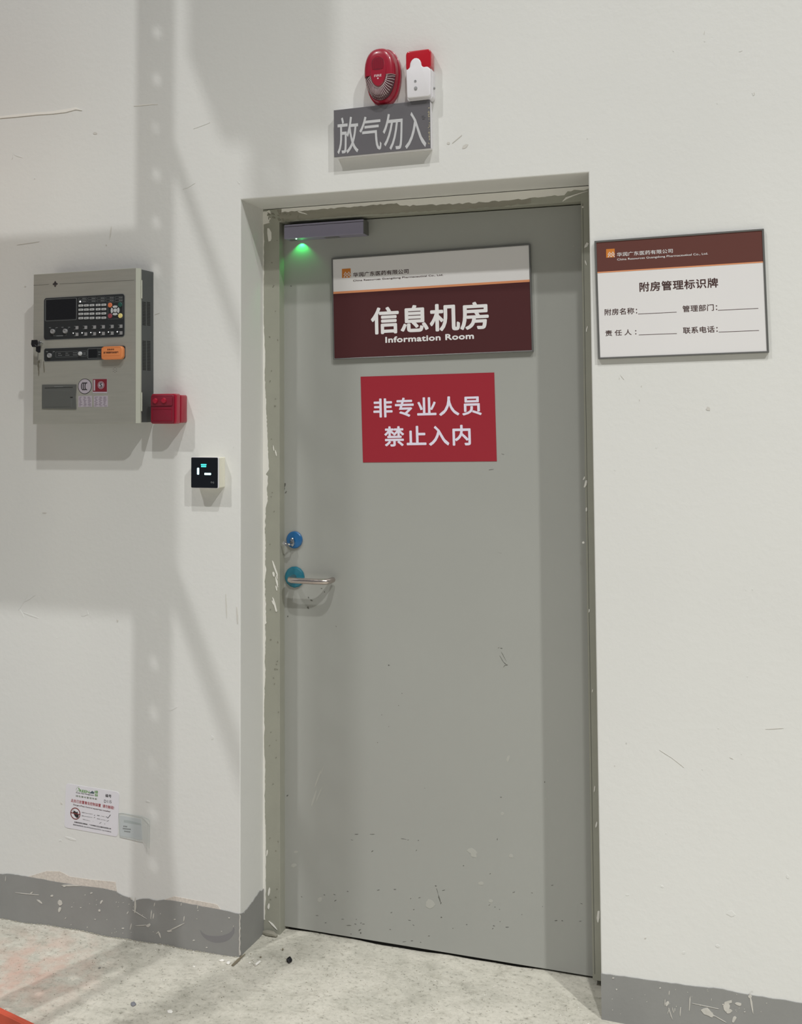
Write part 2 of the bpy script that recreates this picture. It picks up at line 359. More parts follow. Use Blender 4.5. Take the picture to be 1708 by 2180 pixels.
for _ in range(34): blob(m, P, random.gauss(255, 95), random.uniform(1905, 1990), random.uniform(1, 2.6), random.uniform(1, 2), 0, -.0034, -.002, 5)
fl = [(0, .004)]                                        # flaked corner line
for k in range(1, 22): fl.append((random.uniform(-.0012, .0012), .004+.006*k))
vs = []; wdl = [random.uniform(.0006, .0022) for _ in fl]; wdl[:4] = [.002, .0045, .004, .002]
for (x_, z_), w_ in zip(fl, wdl): vs += [(x_-w_*.5-.001, -.0034, z_), (x_+w_*.5+.0015, -.0030, z_)]
m.add(vs, [(2*k, 2*k+1, 2*k+3, 2*k+2) for k in range(len(fl)-1)])
m.build('paint_chips', M_CHIP2, bl, kind='stuff')
m = MB(); P = lambda u, v: S(u, v, 0)
m.prism([P(*q) for q in [(60, 1866), (100, 1854), (128, 1855), (150, 1866), (200, 1873), (246, 1877), (249, 1897), (215, 1890), (160, 1884)]], -.0012, .001)
m.prism([P(*q) for q in [(350, 1915), (372, 1908), (420, 1917), (462, 1925), (470, 1936), (430, 1929), (390, 1921)]], -.0012, .001)
m.build('worn_patch', M_PINK, WALL, kind='stuff')
m = MB(); P = lambda u, v: S(u, v, -.0025)
arc = []
for k in range(13):
    a = math.radians(190+k*15); arc.append(P(462+36*math.cos(a), 1976-24*math.sin(a)*1.0))
ribbon(m, arc, [.002, .006, .010, .014, .018, .020, .020, .020, .018, .014, .010, .006, .002], -.0028, -.002)
m.build('damp_stain', M_STAIN, bl, kind='stuff')
m = MB()
for a in [(1306, 2082, 4, 3, 0), (1313, 2106, 3, 3, 0), (1406, 2103, 4, 3, 0), (1425, 2114, 11, 2, 85), (1416, 2134, 14, 2, 85), (1421, 2136, 12, 7, 60), (1428, 2158, 26, 2, -72), (1424, 2151, 18, 1.5, 70), (1433, 2150, 16, 1.5, -75), (1449, 2152, 20, 2, 86), (1469, 2136, 27, 3, 86), (1437, 2150, 8, 1.4, 85), (1500, 2141, 74, 1.2, -12), (1506, 2154, 30, 14, -30), (1514, 2160, 12, 9, -60), (1548, 2143, 20, 15, 60), (1552, 2133, 18, 6, 10), (1553, 2152, 14, 9, 40), (1572, 2137, 17, 8, -20), (1563, 2170, 14, 8, 70), (1601, 2140, 48, 4, -80), (1597, 2121, 8, 6, 0), (1515, 2128, 5, 1.4, 85), (1532, 2168, 34, 1.2, -30), (1540, 2138, 4, 3, 0), (1586, 2154, 3, 2, 0)]:
    blob(m, P, *a, -.0036, -.002)
for _ in range(25): blob(m, P, random.uniform(1290, 1640), random.uniform(2105, 2170), random.uniform(1, 2), random.uniform(1, 1.6), 0, -.0034, -.002, 5)
m.build('paint_chips', M_CHIP2, br, kind='stuff')

# plaster marks on the wall
P0 = lambda u, v: S(u, v, 0)
m = MB()
cr = [(0, 250), (40, 246), (80, 242), (110, 240), (140, 236), (162, 231), (175, 235)]
m2 = MB(); ribbon(m2, [P0(*q) for q in cr], [.007, .009, .008, .009, .011, .008, .001], -.0022, .001)
cr2 = [(285, 226), (300, 224), (322, 222), (336, 222)]
ribbon(m2, [P0(*q) for q in cr2], [.001, .0035, .0035, .001], -.0012, .001)
m2.build('crack_ridge', M_CHIP, WALL, kind='stuff')
for a in [(50, 1282, 34, 3, 60), (46, 1305, 22, 3, -60), (66, 1310, 30, 3, -20), (62, 1275, 24, 3, 30), (180, 1306, 18, 14, 20), (370, 1508, 18, 3, 30), (645, 407, 9, 8, 0), (508, 388, 9, 3, -50), (26, 327, 3, 26, 0), (38, 332, 20, 3, -20), (405, 395, 30, 3, 30), (428, 268, 34, 2, 20), (1556, 1945, 17, 11, -10), (1528, 2014, 8, 6, 0), (1456, 2028, 7, 5, 0), (1410, 1887, 8, 4, -20), (1678, 1866, 6, 7, 0), (1336, 1905, 7, 3, 0), (1578, 108, 8, 3, 20), (1605, 200, 6, 8, 0), (150, 1785, 24, 4, -20), (128, 1789, 8, 5, 0), (315, 1706, 8, 4, -10), (452, 1570, 5, 8, 0), (533, 1601, 3, 7, 0)]:
    blob(m, P0, *a, -.0008, .001, 9)
for _ in range(60): blob(m, P0, random.uniform(10, 1690), random.uniform(10, 1850), 3, 2.4, random.uniform(0, 180), -.0006, .001, 6)
def keep(mb):                                           # remove pieces whose centre is inside the opening
    out = MB(); i = 0
    used = {}
    parent = list(range(len(mb.v)))
    def find(a):
        while parent[a] != a: parent[a] = parent[parent[a]]; a = parent[a]
        return a
    for f in mb.f:
        for a in f[1:]: parent[find(a)] = find(f[0])
    groups = {}
    for k in range(len(mb.v)): groups.setdefault(find(k), []).append(k)
    bad = set()
    for g, ks in groups.items():
        if any(-.006 < mb.v[k][0] < W+.006 and mb.v[k][2] < ZT+.01 for k in ks): bad.add(g)
    idx = {k: n for n, k in enumerate(k for k in range(len(mb.v)) if find(k) not in bad)}
    out.v = [mb.v[k] for k in idx]; out.f = [tuple(idx[a] for a in f) for f in mb.f if find(f[0]) not in bad]
    return out
keep(m).build('plaster_mark', M_WALL, WALL, kind='stuff')
m = MB()
for a in [(1325, 803, 10, 1, -50), (1319, 806, 4, 1, 85), (1362, 852, 1.5, 4, 0), (1366, 822, 5, 1, 60), (1418, 1605, 30, .8, -32), (1446, 1625, 34, .8, -38), (1558, 1614, 9, 1.2, -25), (1652, 1551, 40, 1.5, 4), (1309, 1630, 2, 2, 0), (1374, 1997, 5, 3, 30), (1334, 1582, 2.5, 2.5, 0), (202, 284, 9, 5, 0), (236, 495, 3, 26, -8), (227, 522, 3, 4, 0), (60, 518, 60, 1.2, 8), (482, 1290, 2, 60, 3), (95, 1092, 8, 4, 0), (131, 1710, 5, 3, -50), (250, 1321, 3, 6, 0), (505, 1310, 3, 40, 4), (975, 295, 30, 2, 40), (990, 312, 16, 8, 30), (955, 305, 8, 5, 0), (1508, 870, 10, 8, 0), (1500, 70, 8, 1, 80), (1606, 199, 4, 5, 0), (54, 610, 5, 4, 0), (335, 668, 10, 1, 20), (445, 1018, 5, 2, 0)]:
    blob(m, P0, *a, -.0010, .001)
keep(m).build('wall_scuff', mat('faint_scuff', (203, 200, 194), .8), WALL, kind='stuff')

# ------------------------------------------------------------------ door frame
IN0, IN1, HT = .0605, 1.0800, 2.352
TF = thing('trim_1', None, None, (0, DF, 0), kind='structure')
def fbox(x0, x1, z0, z1, y0, y1): return x0, x1, y0, y1, z0, z1
m = MB(); m.box(-.002, IN0, 0, .10, -.02, 2.398); m.box(IN0, IN0+.012, .052, .10, -.02, HT); m.build('left_jamb', M_FRAME, TF, bevel=.0012)
m = MB(); m.box(IN1, W+.002, 0, .10, .012, 2.398); m.box(IN1-.012, IN1, .092, .10, .012, HT); m.build('right_jamb', M_FRAME, TF, bevel=.0012)
m = MB(); m.box(IN1+.0055, IN1+.0068, -.0004, .001, .03, 2.345); m.build('jamb_groove', M_MARK, TF)
m = MB(); m.box(IN0-.0005, IN1+.0005, .0005, .10, HT, 2.3985); m.build('header', M_FRAME, TF, bevel=.0012)
PF = lambda u, v: S(u, v, DF)
m = MB()                                                # cement smear on the header
up = jag([PF(590, 447), PF(640, 446), PF(700, 442), PF(760, 440), PF(860, 432), PF(960, 424), PF(1060, 420), PF(1130, 417)], .0022, .008)
lo = jag([PF(1130, 432), PF(1060, 440), PF(960, 447), PF(860, 452), PF(760, 458), PF(700, 462), PF(640, 468), PF(600, 472)], .0022, .01)
m.prism(up+lo, -.0012, .002); m.build('cement_smear', M_CEMENT, TF)
m = MB()                                                # white wall paint strayed over the frame edge, left jamb
ys = list(range(450, 1960, 4)); prof = []; rw = 2.0
for v in ys:
    rw = min(5.5, max(.6, rw+random.uniform(-.9, .9)))
    if v < 475: wpx = 12+5*math.sin(v)
    elif v < 800: wpx = rw*.7
    elif v < 1000: wpx = 3+9*(v-800)/200+random.uniform(-.8, .8)
    elif v < 1012: wpx = 12-8*(v-1000)/12
    elif v < 1330: wpx = 1.5+rw*1.5
    else: wpx = 1+rw*.8
    prof.append(wpx)
poly = [(-.001, PF(565, ys[0])[1])]+[PF(561+a, v) for a, v in zip(prof, ys)]+[(-.001, PF(565, ys[-1])[1])]
m.prism(poly, -.0014, .001)
for a in [(572, 454, 12, 9, 80), (571, 470, 10, 8, 70), (574, 500, 36, 9, -80), (586, 1210, 34, 3.4, -72), (583, 1222, 12, 4, -75), (590, 1240, 24, 3, -78), (589, 1252, 12, 2.5, -75), (586, 1290, 36, 3.6, -76), (583, 1285, 14, 2.6, -60), (590, 1228, 9, 2, -75), (588, 965, 16, 2, -75), (583, 955, 12, 1.6, -80), (569, 1815, 14, 3, 85), (573, 1900, 18, 4, 85), (572, 1930, 12, 5, 85), (582, 1970, 24, 3, -48), (640, 452, 16, 3, -22), (650, 455, 10, 2, -22)]:
    blob(m, PF, *a, -.0018, .001)
m.build('stray_paint', M_CHIP, TF, kind='stuff')
m = MB()                                                # the same along the top of the header
us = list(range(600, 1252, 7)); bt = []
for u in us:
    yy = 447-(u-600)*.0775
    t = 5+random.uniform(-1.2, 1.2)
    if u > 850: t = 11+6*math.sin((u-850)/420*math.pi)+random.uniform(-1.6, 1.6)
    if u > 1205: t = 7+random.uniform(-2, 2)
    bt.append((u, yy+t))
m.prism([(PF(600, 444)[0], 2.3975)]+[PF(*q) for q in bt]+[(W, 2.3975)], -.0014, .0015)
ribbon(m, [PF(*q) for q in [(1198, 429), (1206, 422), (1222, 416), (1240, 410), (1252, 407)]], [.001, .006, .003, .002, .001], -.002, .001)
m.build('stray_paint', M_CHIP, TF, kind='stuff')
m = MB()
for a in [(1247, 1030, 16, 5, 70), (1244, 1018, 8, 3, 60), (1249, 1085, 10, 4, 85), (1242, 1155, 5, 4, 0), (1250, 700, 12, 3, 80), (1249, 522, 14, 5, 60), (1241, 441, 4, 3, 0), (1255, 1300, 8, 2, 85), (1266, 1680, 14, 2.5, 85), (1270, 1755, 12, 3, 80), (1274, 1950, 30, 5, 86), (1248, 560, 12, 3, -70), (1262, 1470, 8, 2, 85)]:
    blob(m, PF, *a, -.0016, .001)
m.build('stray_paint', M_CHIP, TF, kind='stuff')
m = MB()
for _ in range(40): blob(m, PF, random.uniform(574, 594), random.uniform(455, 1950), random.uniform(1.5, 4), random.uniform(1.5, 3), random.uniform(0, 180), -.0012, .001, 6)
for _ in range(18): blob(m, PF, random.uniform(572, 640), random.uniform(452, 472), random.uniform(3, 9), random.uniform(2, 5), random.uniform(0, 180), -.0019, .001, 7)
m.build('dirt_speck', mat('frame_dirt', (134, 133, 120), .8), TF, kind='stuff')
m = MB()                                                # mortar lump at the foot of the left jamb
vs = []
m.tube([(.004, -.006, -.006), (.022, -.012, -.002), (.044, -.016, 0), (.058, -.018, -.004)], [.006, .009, .008, .004], 8)
m.build('mortar_lump', M_CEMENT, TF, smooth=True)

# ------------------------------------------------------------------ door
LX0, LX1, LZ0, LZ1 = IN0-.002, IN1+.002, .0, HT-.003
DOOR = thing('door_1', None, None, (LX0, DL, 0), kind='structure')
m = MB(); m.box(.0, LX1-LX0, 0, .045, LZ0, LZ1); m.build('door_leaf', M_DOOR, DOOR, bevel=.001)
PD = lambda u, v: (lambda q: (q[0]-LX0, q[1]))(S(u, v, DL))
m = MB()
DS = .72
for a in [(828, 1416, 4.5, 4.5, 0), (856, 1476, 2, 2, 0), (849, 1502, 2, 2, 0), (813, 1522, 2, 2, 0), (828, 1547, 1.6, 1.6, 0), (804, 1581, 2, 2, 0), (1068, 1380, 8, 2, 0), (1062, 1379, 4, 1, 30), (1069, 1404, 16, 1.5, -60), (1075, 1412, 15, 2.4, -40), (1078, 1416, 9, 2, 10), (1074, 1418, 8, 1.2, 50), (1073, 1398, 22, .8, -62), (1045, 1000, 14, 2, 5), (1071, 967, 7, 1, -20), (606, 1034, 14, 6, 80), (605, 1042, 9, 5, 60), (609, 1048, 8, 3, 60), (928, 1886, 5, 4, 0), (936, 1914, 22, 3.4, -72), (939, 1923, 6, 3, 60), (931, 1896, 14, 1.2, -75), (716, 1334, 4, 1.4, -70), (612, 1694, 8, 3, 40), (793, 1812, 7, 2, 40), (887, 1810, 4, 2, 30), (859, 1786, 14, 1.3, -8), (869, 1788, 6, 1, 0), (891, 1789, 3, 2, 0), (766, 1980, 9, 2.5, 30), (768, 1986, 4, 5, 0), (743, 1970, 14, 1.5, 0), (940, 1953, 4, 3, 0), (1067, 1697, 5, 2, 0), (1059, 1787, 1.5, 5, 0), (760, 1776, 12, 1, 0), (793, 1776, 12, 1, 0), (749, 1788, 8, 1, -10), (613, 1312, 3, 5, 0), (656, 1294, 4, 8, 20), (663, 1278, 9, 3, -20), (657, 1272, 5, 3, -50), (685, 1253, 5, 2, -30), (691, 1260, 2, 6, 0), (987, 1843, 3, 2, 0), (1254, 1083, 3, 3, 0), (1160, 1665, 3, 4, 0), (905, 1678, 2, 2, 0), (620, 609, 3, 3, 0), (1044, 1860, 4, 2, 0)]:
    blob(m, PD, a[0], a[1], a[2]*(.9 if a[2] > 12 else DS), max(.9, a[3]*DS), a[4], -.0003, .0004, 9, .45)
for _ in range(46): blob(m, PD, random.uniform(640, 1240), random.uniform(1880, 2010)+0, random.uniform(1.5, 7), random.uniform(.7, 1.4), random.uniform(-30, 30), -.0005, .0004, 5)
m.build('scuff_mark', M_MARK, DOOR, kind='stuff')
m = MB()
for a in [(1005, 1812, 22, 12, -20), (1010, 1820, 14, 12, 0), (1088, 1822, 12, 8, 0), (916, 1925, 20, 16, -50), (1045, 1918, 10, 8, 0), (1070, 1732, 8, 7, 0), (1082, 1615, 6, 14, -20), (1025, 1880, 12, 8, 0), (626, 1842, 12, 9, 0), (630, 1814, 8, 6, 0), (682, 1915, 10, 10, 0), (676, 1660, 4, 40, -20), (668, 1700, 4, 34, -18), (680, 1690, 3, 30, -24), (686, 1640, 2, 20, -20), (810, 780, 3, 2, 0), (895, 533, 4, 3, 0), (1221, 524, 3, 4, -30), (1200, 1062, 2, 3, 0), (1188, 1619, 2, 5, 0), (1162, 1700, 2, 4, 0), (1065, 1176, 8, 1, -20)]:
    blob(m, PD, *a, -.0005, .0004)
m.build('pale_scuff_mark', M_LMARK, DOOR, kind='stuff')
# lock rosette with thumb turn
cx, cz = PD(628, 1149)
m = MB(); m.lathe(cx, cz, [(.0285, 0), (.0285, -.006), (.026, -.0085), (.0, -.0088)], 36); ros = m.build('lock_rosette', M_BLUE, DOOR, smooth=True, label='blue film covered lock rosette')
m = MB(); m.lathe(cx-.003, cz-.006, [(.0085, -.008), (.0085, -.016), (.007, -.018), (0, -.018)], 20, sx=.9, sz=1.7); m.build('lock_cylinder', M_CHROME, ros, smooth=True)
m = MB(); m.tube([(cx-.003, -.017, cz-.012), (cx-.006, -.030, cz-.012), (cx-.020, -.034, cz-.008)], .0032, 8); m.prism(stroke([(cx-.028, cz-.005), (cx-.010, cz-.014)], .011), -.0355, -.0335); m.build('key', M_CHROME, ros, smooth=True)
# lever handle
cx, cz = PD(628.5, 1228)
m = MB(); n = 40
ro = [(.0345*(1+.025*random.random()), 0) for _ in range(n)]
pts = [(cx+.0345*(1+.03*random.random()*(k % 3 == 0))*math.cos(2*math.pi*k/n), cz+.0345*(1+.03*random.random()*(k % 3 == 0))*math.sin(2*math.pi*k/n)) for k in range(n)]
m.prism(pts, -.006, 0); m.lathe(cx, cz, [(.033, -.006), (.031, -.0085), (0, -.009)], 36); ros = m.build('handle_rosette', M_TEALF, DOOR, smooth=True, label='teal film covered handle rosette')
m = MB(); path = [(cx, -.008, cz), (cx, -.03, cz-.0005), (cx+.002, -.048, cz-.001), (cx+.012, -.058, cz-.001), (cx+.03, -.061, cz-.001), (cx+.08, -.061, cz-.001), (cx+.115, -.061, cz-.001), (cx+.134, -.056, cz-.001), (cx+.142, -.044, cz-.001), (cx+.143, -.026, cz-.001), (cx+.1425, -.016, cz-.001)]
def smooth_path(p, it=2):
    for _ in range(it):
        q = [p[0]]
        for a, b in zip(p, p[1:]): q += [tuple(a[i]*.75+b[i]*.25 for i in range(3)), tuple(a[i]*.25+b[i]*.75 for i in range(3))]
        p = q+[p[-1]]
    return p
m.tube(smooth_path(path), .0095, 16); m.build('lever_handle', M_SATIN, DOOR, smooth=True)
m = MB(); m.box(.01, LX1-LX0-.01, .01, .03, -.012, 0); m.build('gap_shade', M_BLACK, DOOR)  # black strip painted in for the shade of the gap under the leaf

# ------------------------------------------------------------------ magnetic lock bar with its green lamp
YM = DL-.048
x0, z0 = S(605, 509, YM); x1, z1 = S(773.5, 469, YM)
loc = (x0, DL, z0); tl = .004
ML = thing('door_magnetic_lock', 'lilac-grey aluminium lock bar with small green light at top left of the door', 'door lock', loc, tl)
wd, ht = x1-x0, .0505
m = MB(); m.box(0, wd, -.048, -.0005, 0, ht-.010); m.build('lock_body', M_MAG, ML, bevel=.0012)
m = MB(); m.box(0, wd, -.046, -.0005, ht-.0085, ht-.002); m.build('mounting_rail', M_MAG, ML, bevel=.0008)
m = MB(); m.box(.001, wd-.001, -.044, -.0005, ht-.0103, ht-.0083); m.build('rail_seam', M_BLACK, ML)
m = MB(); m.box(wd, wd+.002, -.046, -.001, .001, ht-.003); m.build('end_cap', M_ALU, ML)
lx = .047
m = MB(); m.lathe(0, 0, [(.0024, 0), (.0024, .0012), (.0014, .0026), (0, .003)], 12)
m.v = [(lx-.004+a, -.044+c_, -.0+(-b_)) for a, b_, c_ in m.v]; m.build('indicator_light', M_GREENL, ML, smooth=True)
m = MB(); m.box(.012, .03, -.03, -.012, -.0015, 0); m.build('screw_plate', M_ALU, ML)
m = MB(); m.box(.14, .19, -.034, -.012, -.001, 0); m.build('screw_plate', M_ALU, ML)
sp = bpy.data.lights.new('indicator_glow', 'SPOT'); sp.energy = .30; sp.color = (.03, 1, .16); sp.spot_size = math.radians(112); sp.spot_blend = .55; sp.shadow_soft_size = .0012
so = bpy.data.objects.new('indicator_glow', sp); so.location = (S(640, 512, DL-.012)[0], DL-.013, z0-.004); so.rotation_euler = (math.radians(14), 0, 0); C.objects.link(so)

# ------------------------------------------------------------------ framed sign on the door
def frame_ring(parent, wd, ht, b, y0, y1, m_, bev=.001):
    m = MB(); m.ring([(0, 0), (wd, 0), (wd, ht), (0, ht)], [(b, b), (wd-b, b), (wd-b, ht-b), (b, ht-b)], y0, y1)
    return m.build('frame', m_, parent, bevel=bev)
def logo(parent, L, p, y, white):
    # p: four corners TL TR BR BL of the orange square
    q = [L(*a) for a in p]; m = MB(); m.prism(q, y, y+.0002); sq = m.build('emblem', M_ORB, parent, label='orange square emblem with white zigzags')
    bl_, br_, tl_ = q[3], q[2], q[0]; ux = (br_[0]-bl_[0], br_[1]-bl_[1]); uz = (tl_[0]-bl_[0], tl_[1]-bl_[1])
    def at(a, b): return (bl_[0]+ux[0]*a+uz[0]*b, bl_[1]+ux[1]*a+uz[1]*b)
    m = MB(); wdt = .085*ux[0]
    for base in (.30, .02):
        z = [(.22, base+.04), (.38, base+.30), (.52, base+.08)] if base > .1 else [(.22, base+.0), (.38, base+.26), (.52, base)]
        z2 = [(.62, base+.10), (.78, base+.34), (.97, base+.06)] if base > .1 else [(.64, base), (.80, base+.26), (.95, base)]
        z = [(.22, base+.02), (.40, base+.33), (.56, base+.04)]; z2 = [(.60, base+.04), (.78, base+.33), (.97, base+.0)]
        for zz in (z, z2): ribbon(m, [at(*a) for a in zz], wdt, y-.0002, y)
    for o in [m.build('zigzag', white, parent)]: pass
TI = .016; bx, bz = S(709.5, 766, DL-.012); loc = (bx, DL, bz)
IS = thing('room_sign', 'framed white and brown sign for the information room on the door', 'sign', loc, TI); L = local(loc, TI, DL-.012)
wd = L(1135.5, 751)[0]; ht = (L(704.5, 548)[1]+L(1131, 521)[1])/2
m = MB(); m.box(.002, wd-.002, -.0095, -.0002, .002, ht-.002); m.build('backing', M_WPRINT, IS)
frame_ring(IS, wd, ht, .0045, -.012, -.0005, M_ALU)
zs = ht*(1-.345); L2 = local(loc, TI, DL-.010)
sy = (L2(706, 625)[1]+L2(1131, 601)[1])/2; so_ = (L2(706, 621)[1]+L2(1131, 597)[1])/2
m = MB(); m.box(.0035, wd-.0035, -.0100, -.0094, .0035, sy); m.build('brown_field', M_BROWN, IS)
m = MB(); m.box(.0035, wd-.0035, -.0101, -.0094, sy, so_+.0010); m.build('orange_stripe', M_ORL, IS)
logo(IS, L2, [(728.2, 572.5), (746.6, 571.3), (747.0, 590.7), (728.4, 591.9)], -.0099, M_WPRINT)
text(IS, 'lettering', '华润广东医药有限公司', L2(752, 590), L2(870, 572.5), -.0099, M_INK, .018)
text(IS, 'lettering', 'China Resources Guangdong Pharmaceutical Co., Ltd.', L2(752, 600.4), L2(943.5, 583.2), -.0099, M_INK, .02)
text(IS, 'lettering', '信息机房', L2(792, 711), L2(1038.5, 642), -.0104, M_WPRINT, .026)
text(IS, 'lettering', 'Information Room', L2(821.5, 729.5), L2(1008.5, 709), -.0104, M_WPRINT, .042, 1.05)

# ------------------------------------------------------------------ framed plate on the wall
TI = .0165; bx, bz = S(1274, 765, -.012); loc = (bx, 0, bz)
PL = thing('room_plate', 'framed room record plate with brown top band on wall right of the door', 'sign', loc, TI); L = local(loc, TI, -.012)
wd = L(1638, 752.5)[0]; ht = (L(1265, 513)[1]+L(1629, 485.5)[1])/2
m = MB(); m.box(.002, wd-.002, -.0095, -.0002, .002, ht-.002); m.build('backing', M_WPRINT, PL)
frame_ring(PL, wd, ht, .0055, -.012, -.0005, M_ALU)
L2 = local(loc, TI, -.010)
zb = (L2(1272, 578)[1]+L2(1627, 557.5)[1])/2
m = MB(); m.box(.0045, wd-.0045, -.0100, -.0094, zb, ht-.0045); m.build('brown_band', M_BROWN2, PL)
m = MB(); m.box(.0045, wd-.0045, -.0101, -.0094, zb-.0032, zb); m.build('orange_stripe', M_ORL, PL)
logo(PL, L2, [(1290.8, 530.5), (1309, 529.3), (1309.3, 547.6), (1291, 548.8)], -.0102, M_WPRINT)
text(PL, 'lettering', '华润广东医药有限公司', L2(1314, 546.5), L2(1432.5, 529.5), -.0105, M_WPRINT, .008)
text(PL, 'lettering', 'China Resources Guangdong Pharmaceutical Co., Ltd.', L2(1314.5, 556), L2(1507.5, 537.5), -.0105, M_WPRINT, .01)
text(PL, 'lettering', '附房管理标识牌', L2(1362.5, 621), L2(1528.5, 591.5), -.0099, M_INK, .02, 1.06)
for s_, a, b in (('附房名称：', (1288, 671.5), (1356.5, 654.5)), ('管理部门：', (1454, 664.5), (1527, 647)), ('联系电话：', (1455, 710.5), (1528, 693.5))):
    text(PL, 'lettering', s_, L2(*a), L2(*b), -.0099, M_INK, .012, 1.04)
text(PL, 'lettering', '责 任 人 ：', L2(1289.5, 715.5), L2(1355, 700.5), -.0099, M_INK, .012)
for a, b in (((1359, 668.5), (1441, 664.5)), ((1529, 660.5), (1615, 656.5)), ((1360.5, 713), (1441.5, 710)), ((1530.5, 707), (1616.5, 703.5))):
    m = MB(); ribbon(m, [L2(*a), L2(*b)], .0013, -.0099, -.0096); m.build('blank_line', M_INK, PL)

# ------------------------------------------------------------------ red sticker sign
TI = .019; bx, bz = S(773, 984.5, DL); loc = (bx, DL, bz)
RS = thing('warning_sticker', 'flat red no entry notice with pale lilac characters on the door', 'sign', loc, TI); L = local(loc, TI, DL-.001)
q = [L(773, 984.5), L(1058, 982), L(1052.5, 793), L(768, 802)]
m = MB(); m.prism(q, -.0012, -.0002); m.build('sheet', M_REDS, RS)
text(RS, 'lettering', '非专业人员', L(796.5, 888.5), L(1024, 842.5), -.0015, M_LILAC, .022, 1.13)
text(RS, 'lettering', '禁止入内', L(820, 950), L(1001, 905), -.0015, M_LILAC, .022, 1.13)

# ------------------------------------------------------------------ gas discharge warning lamp
TI = .006; YL = -.03; bx, bz = S(711.5, 335, YL); loc = (bx, 0, bz)
GL = thing('gas_warning_lamp', 'dark grey warning light box with four tall silver characters above the door', 'warning light', loc, TI); L = local(loc, TI, YL)
wd = L(917, 319)[0]; ht = (L(708, 235)[1]+L(914, 212)[1])/2
m = MB(); m.box(.0015, wd-.0015, YL+.003, -.0002, .0015, ht-.0015); m.build('housing', M_WPL, GL, bevel=.002)
m = MB(); m.box(0, wd, YL, YL+.003, 0, ht); m.build('front_panel', M_LAMPF, GL, bevel=.0008)
m = MB()
for k in range(34):
    a = random.random(); blob(m, lambda u, v: (u, v), wd-.0018-abs(random.gauss(0, .0022)), .012+.118*a, .0028, .0036, random.uniform(0, 90), YL-.0004, YL, 7)
m.build('glue_stain', M_YEL, GL, kind='stuff')
for ch, a, b in (('放', (719, 328.5), (762.5, 247)), ('气', (766, 322.5), (811.5, 245)), ('勿', (816, 320.5), (857, 239.5)), ('入', (863, 317), (906.5, 235.5))):
    text(GL, 'lettering', ch, L(*a), L(*b), YL-.0004, M_SILV, .004)
m = MB()
for u, v, w_ in ((900.5, 247.5, 5), (902, 250.5, 8), (902, 253.5, 5)):
    a = L(u-w_/2, v+.6); b = L(u+w_/2, v-.6); m.box(a[0], b[0], YL-.0004, YL, min(a[1], b[1]), max(a[1], b[1]))
m.build('emblem', M_BLK, GL)

# ------------------------------------------------------------------ egg shaped fire alarm
FC = (.5, 2.744); loc = (FC[0], 0, FC[1]-.088)
FA = thing('fire_alarm', 'egg-shaped dark red FIRE sounder with clear ribbed lower lens', 'fire alarm', loc, .01)
def egg(rx, rz, n=48, sq=2.35, cz=.088):
    pts = []
    for k in range(n):
        a = 2*math.pi*k/n; c_, s_ = math.cos(a), math.sin(a)
        x = rx*abs(c_)**(2/sq)*(1 if c_ > 0 else -1); z = rz*abs(s_)**(2/sq)*(1 if s_ > 0 else -1)
        x *= 1+.10*(z/rz) if z < 0 else 1+.10*(z/rz)*.3
        pts.append((x, cz+z))
    return pts
def loft(rings, cap0=True, cap1=True):
    m = MB(); n = len(rings[0][0]); vs = []; fs = []
    for pts, y in rings: vs += [(x, y, z) for x, z in pts]
    for q in range(len(rings)-1):
        for k in range(n):
            j = (k+1) % n; fs.append((q*n+k, q*n+j, (q+1)*n+j, (q+1)*n+k))
    if cap0: fs.append(tuple(range(n))[::-1])
    if cap1: fs.append(tuple(range((len(rings)-1)*n, len(rings)*n)))
    m.add(vs, fs); return m
base = loft([(egg(.0555, .088), -.0002), (egg(.0565, .089), -.012), (egg(.0565, .089), -.016), (egg(.054, .086), -.018)])
base.build('base', M_RED, FA, smooth=True)
loft([(egg(.0525, .084), -.018), (egg(.0515, .083), -.030), (egg(.0505, .081), -.040)]).build('rear_shell', M_RED, FA, smooth=True)
# upper red front, from z of the parting line up; lower lens
ZP = .088-.006
def clipz(pts, up):
    out = []; n = len(pts)
    for k in range(n):
        a, b = pts[k], pts[(k+1) % n]; ina = (a[1] >= ZP) == up; inb = (b[1] >= ZP) == up
        if ina: out.append(a)
        if ina != inb: t = (ZP-a[1])/(b[1]-a[1]); out.append((a[0]+(b[0]-a[0])*t, ZP))
    return out
R_ = [(.0505, .081, -.040), (.050, .0805, -.048), (.047, .077, -.056), (.041, .070, -.061), (.032, .058, -.0635)]
loft([(clipz(egg(a, b), True), y) for a, b, y in R_]).build('upper_cover', M_RED, FA, smooth=True)
loft([(clipz(egg(a*.97, b*.975), False), y+.0035) for a, b, y in R_]).build('lens_bowl', M_LENSBACK, FA, smooth=True)
m = MB()                                                 # curved ribs over the lens
def surf(x, z):                                          # y of the lens bowl surface
    e = 2.35; rx = .0505*.97*(1+.10*(z/.081)); rz = .081*.975
    q = (abs(x/rx)**e+abs(z/rz)**e)**(1/e); T = [(0, -.060), (.67, -.060), (.83, -.0575), (.94, -.0525), (.985, -.0445), (1.05, -.0385)]
    for (r0, y0_), (r1, y1_) in zip(T, T[1:]):
        if q <= r1: return y0_+(y1_-y0_)*(q-r0)/(r1-r0)
    return -.0385
nr = 24
for k in range(nr):
    a0 = math.radians(186+168*k/(nr-1)); path = []
    for t in range(9):
        s_ = t/8; a = a0+.16*s_*(1 if k > nr/2 else -1)*0+.22*s_
        rr = .40+.57*s_
        z = .081*rr*math.sin(a); x = .0505*rr*math.cos(a)*(1+.10*(z/.081))
        path.append((x, surf(x, z)-.0004, .088+min(z, -.0065)))
    m.tube(path, .00085, 5)
m.build('lens_rib', M_RIB, FA, smooth=True, kind='stuff')
m = MB()
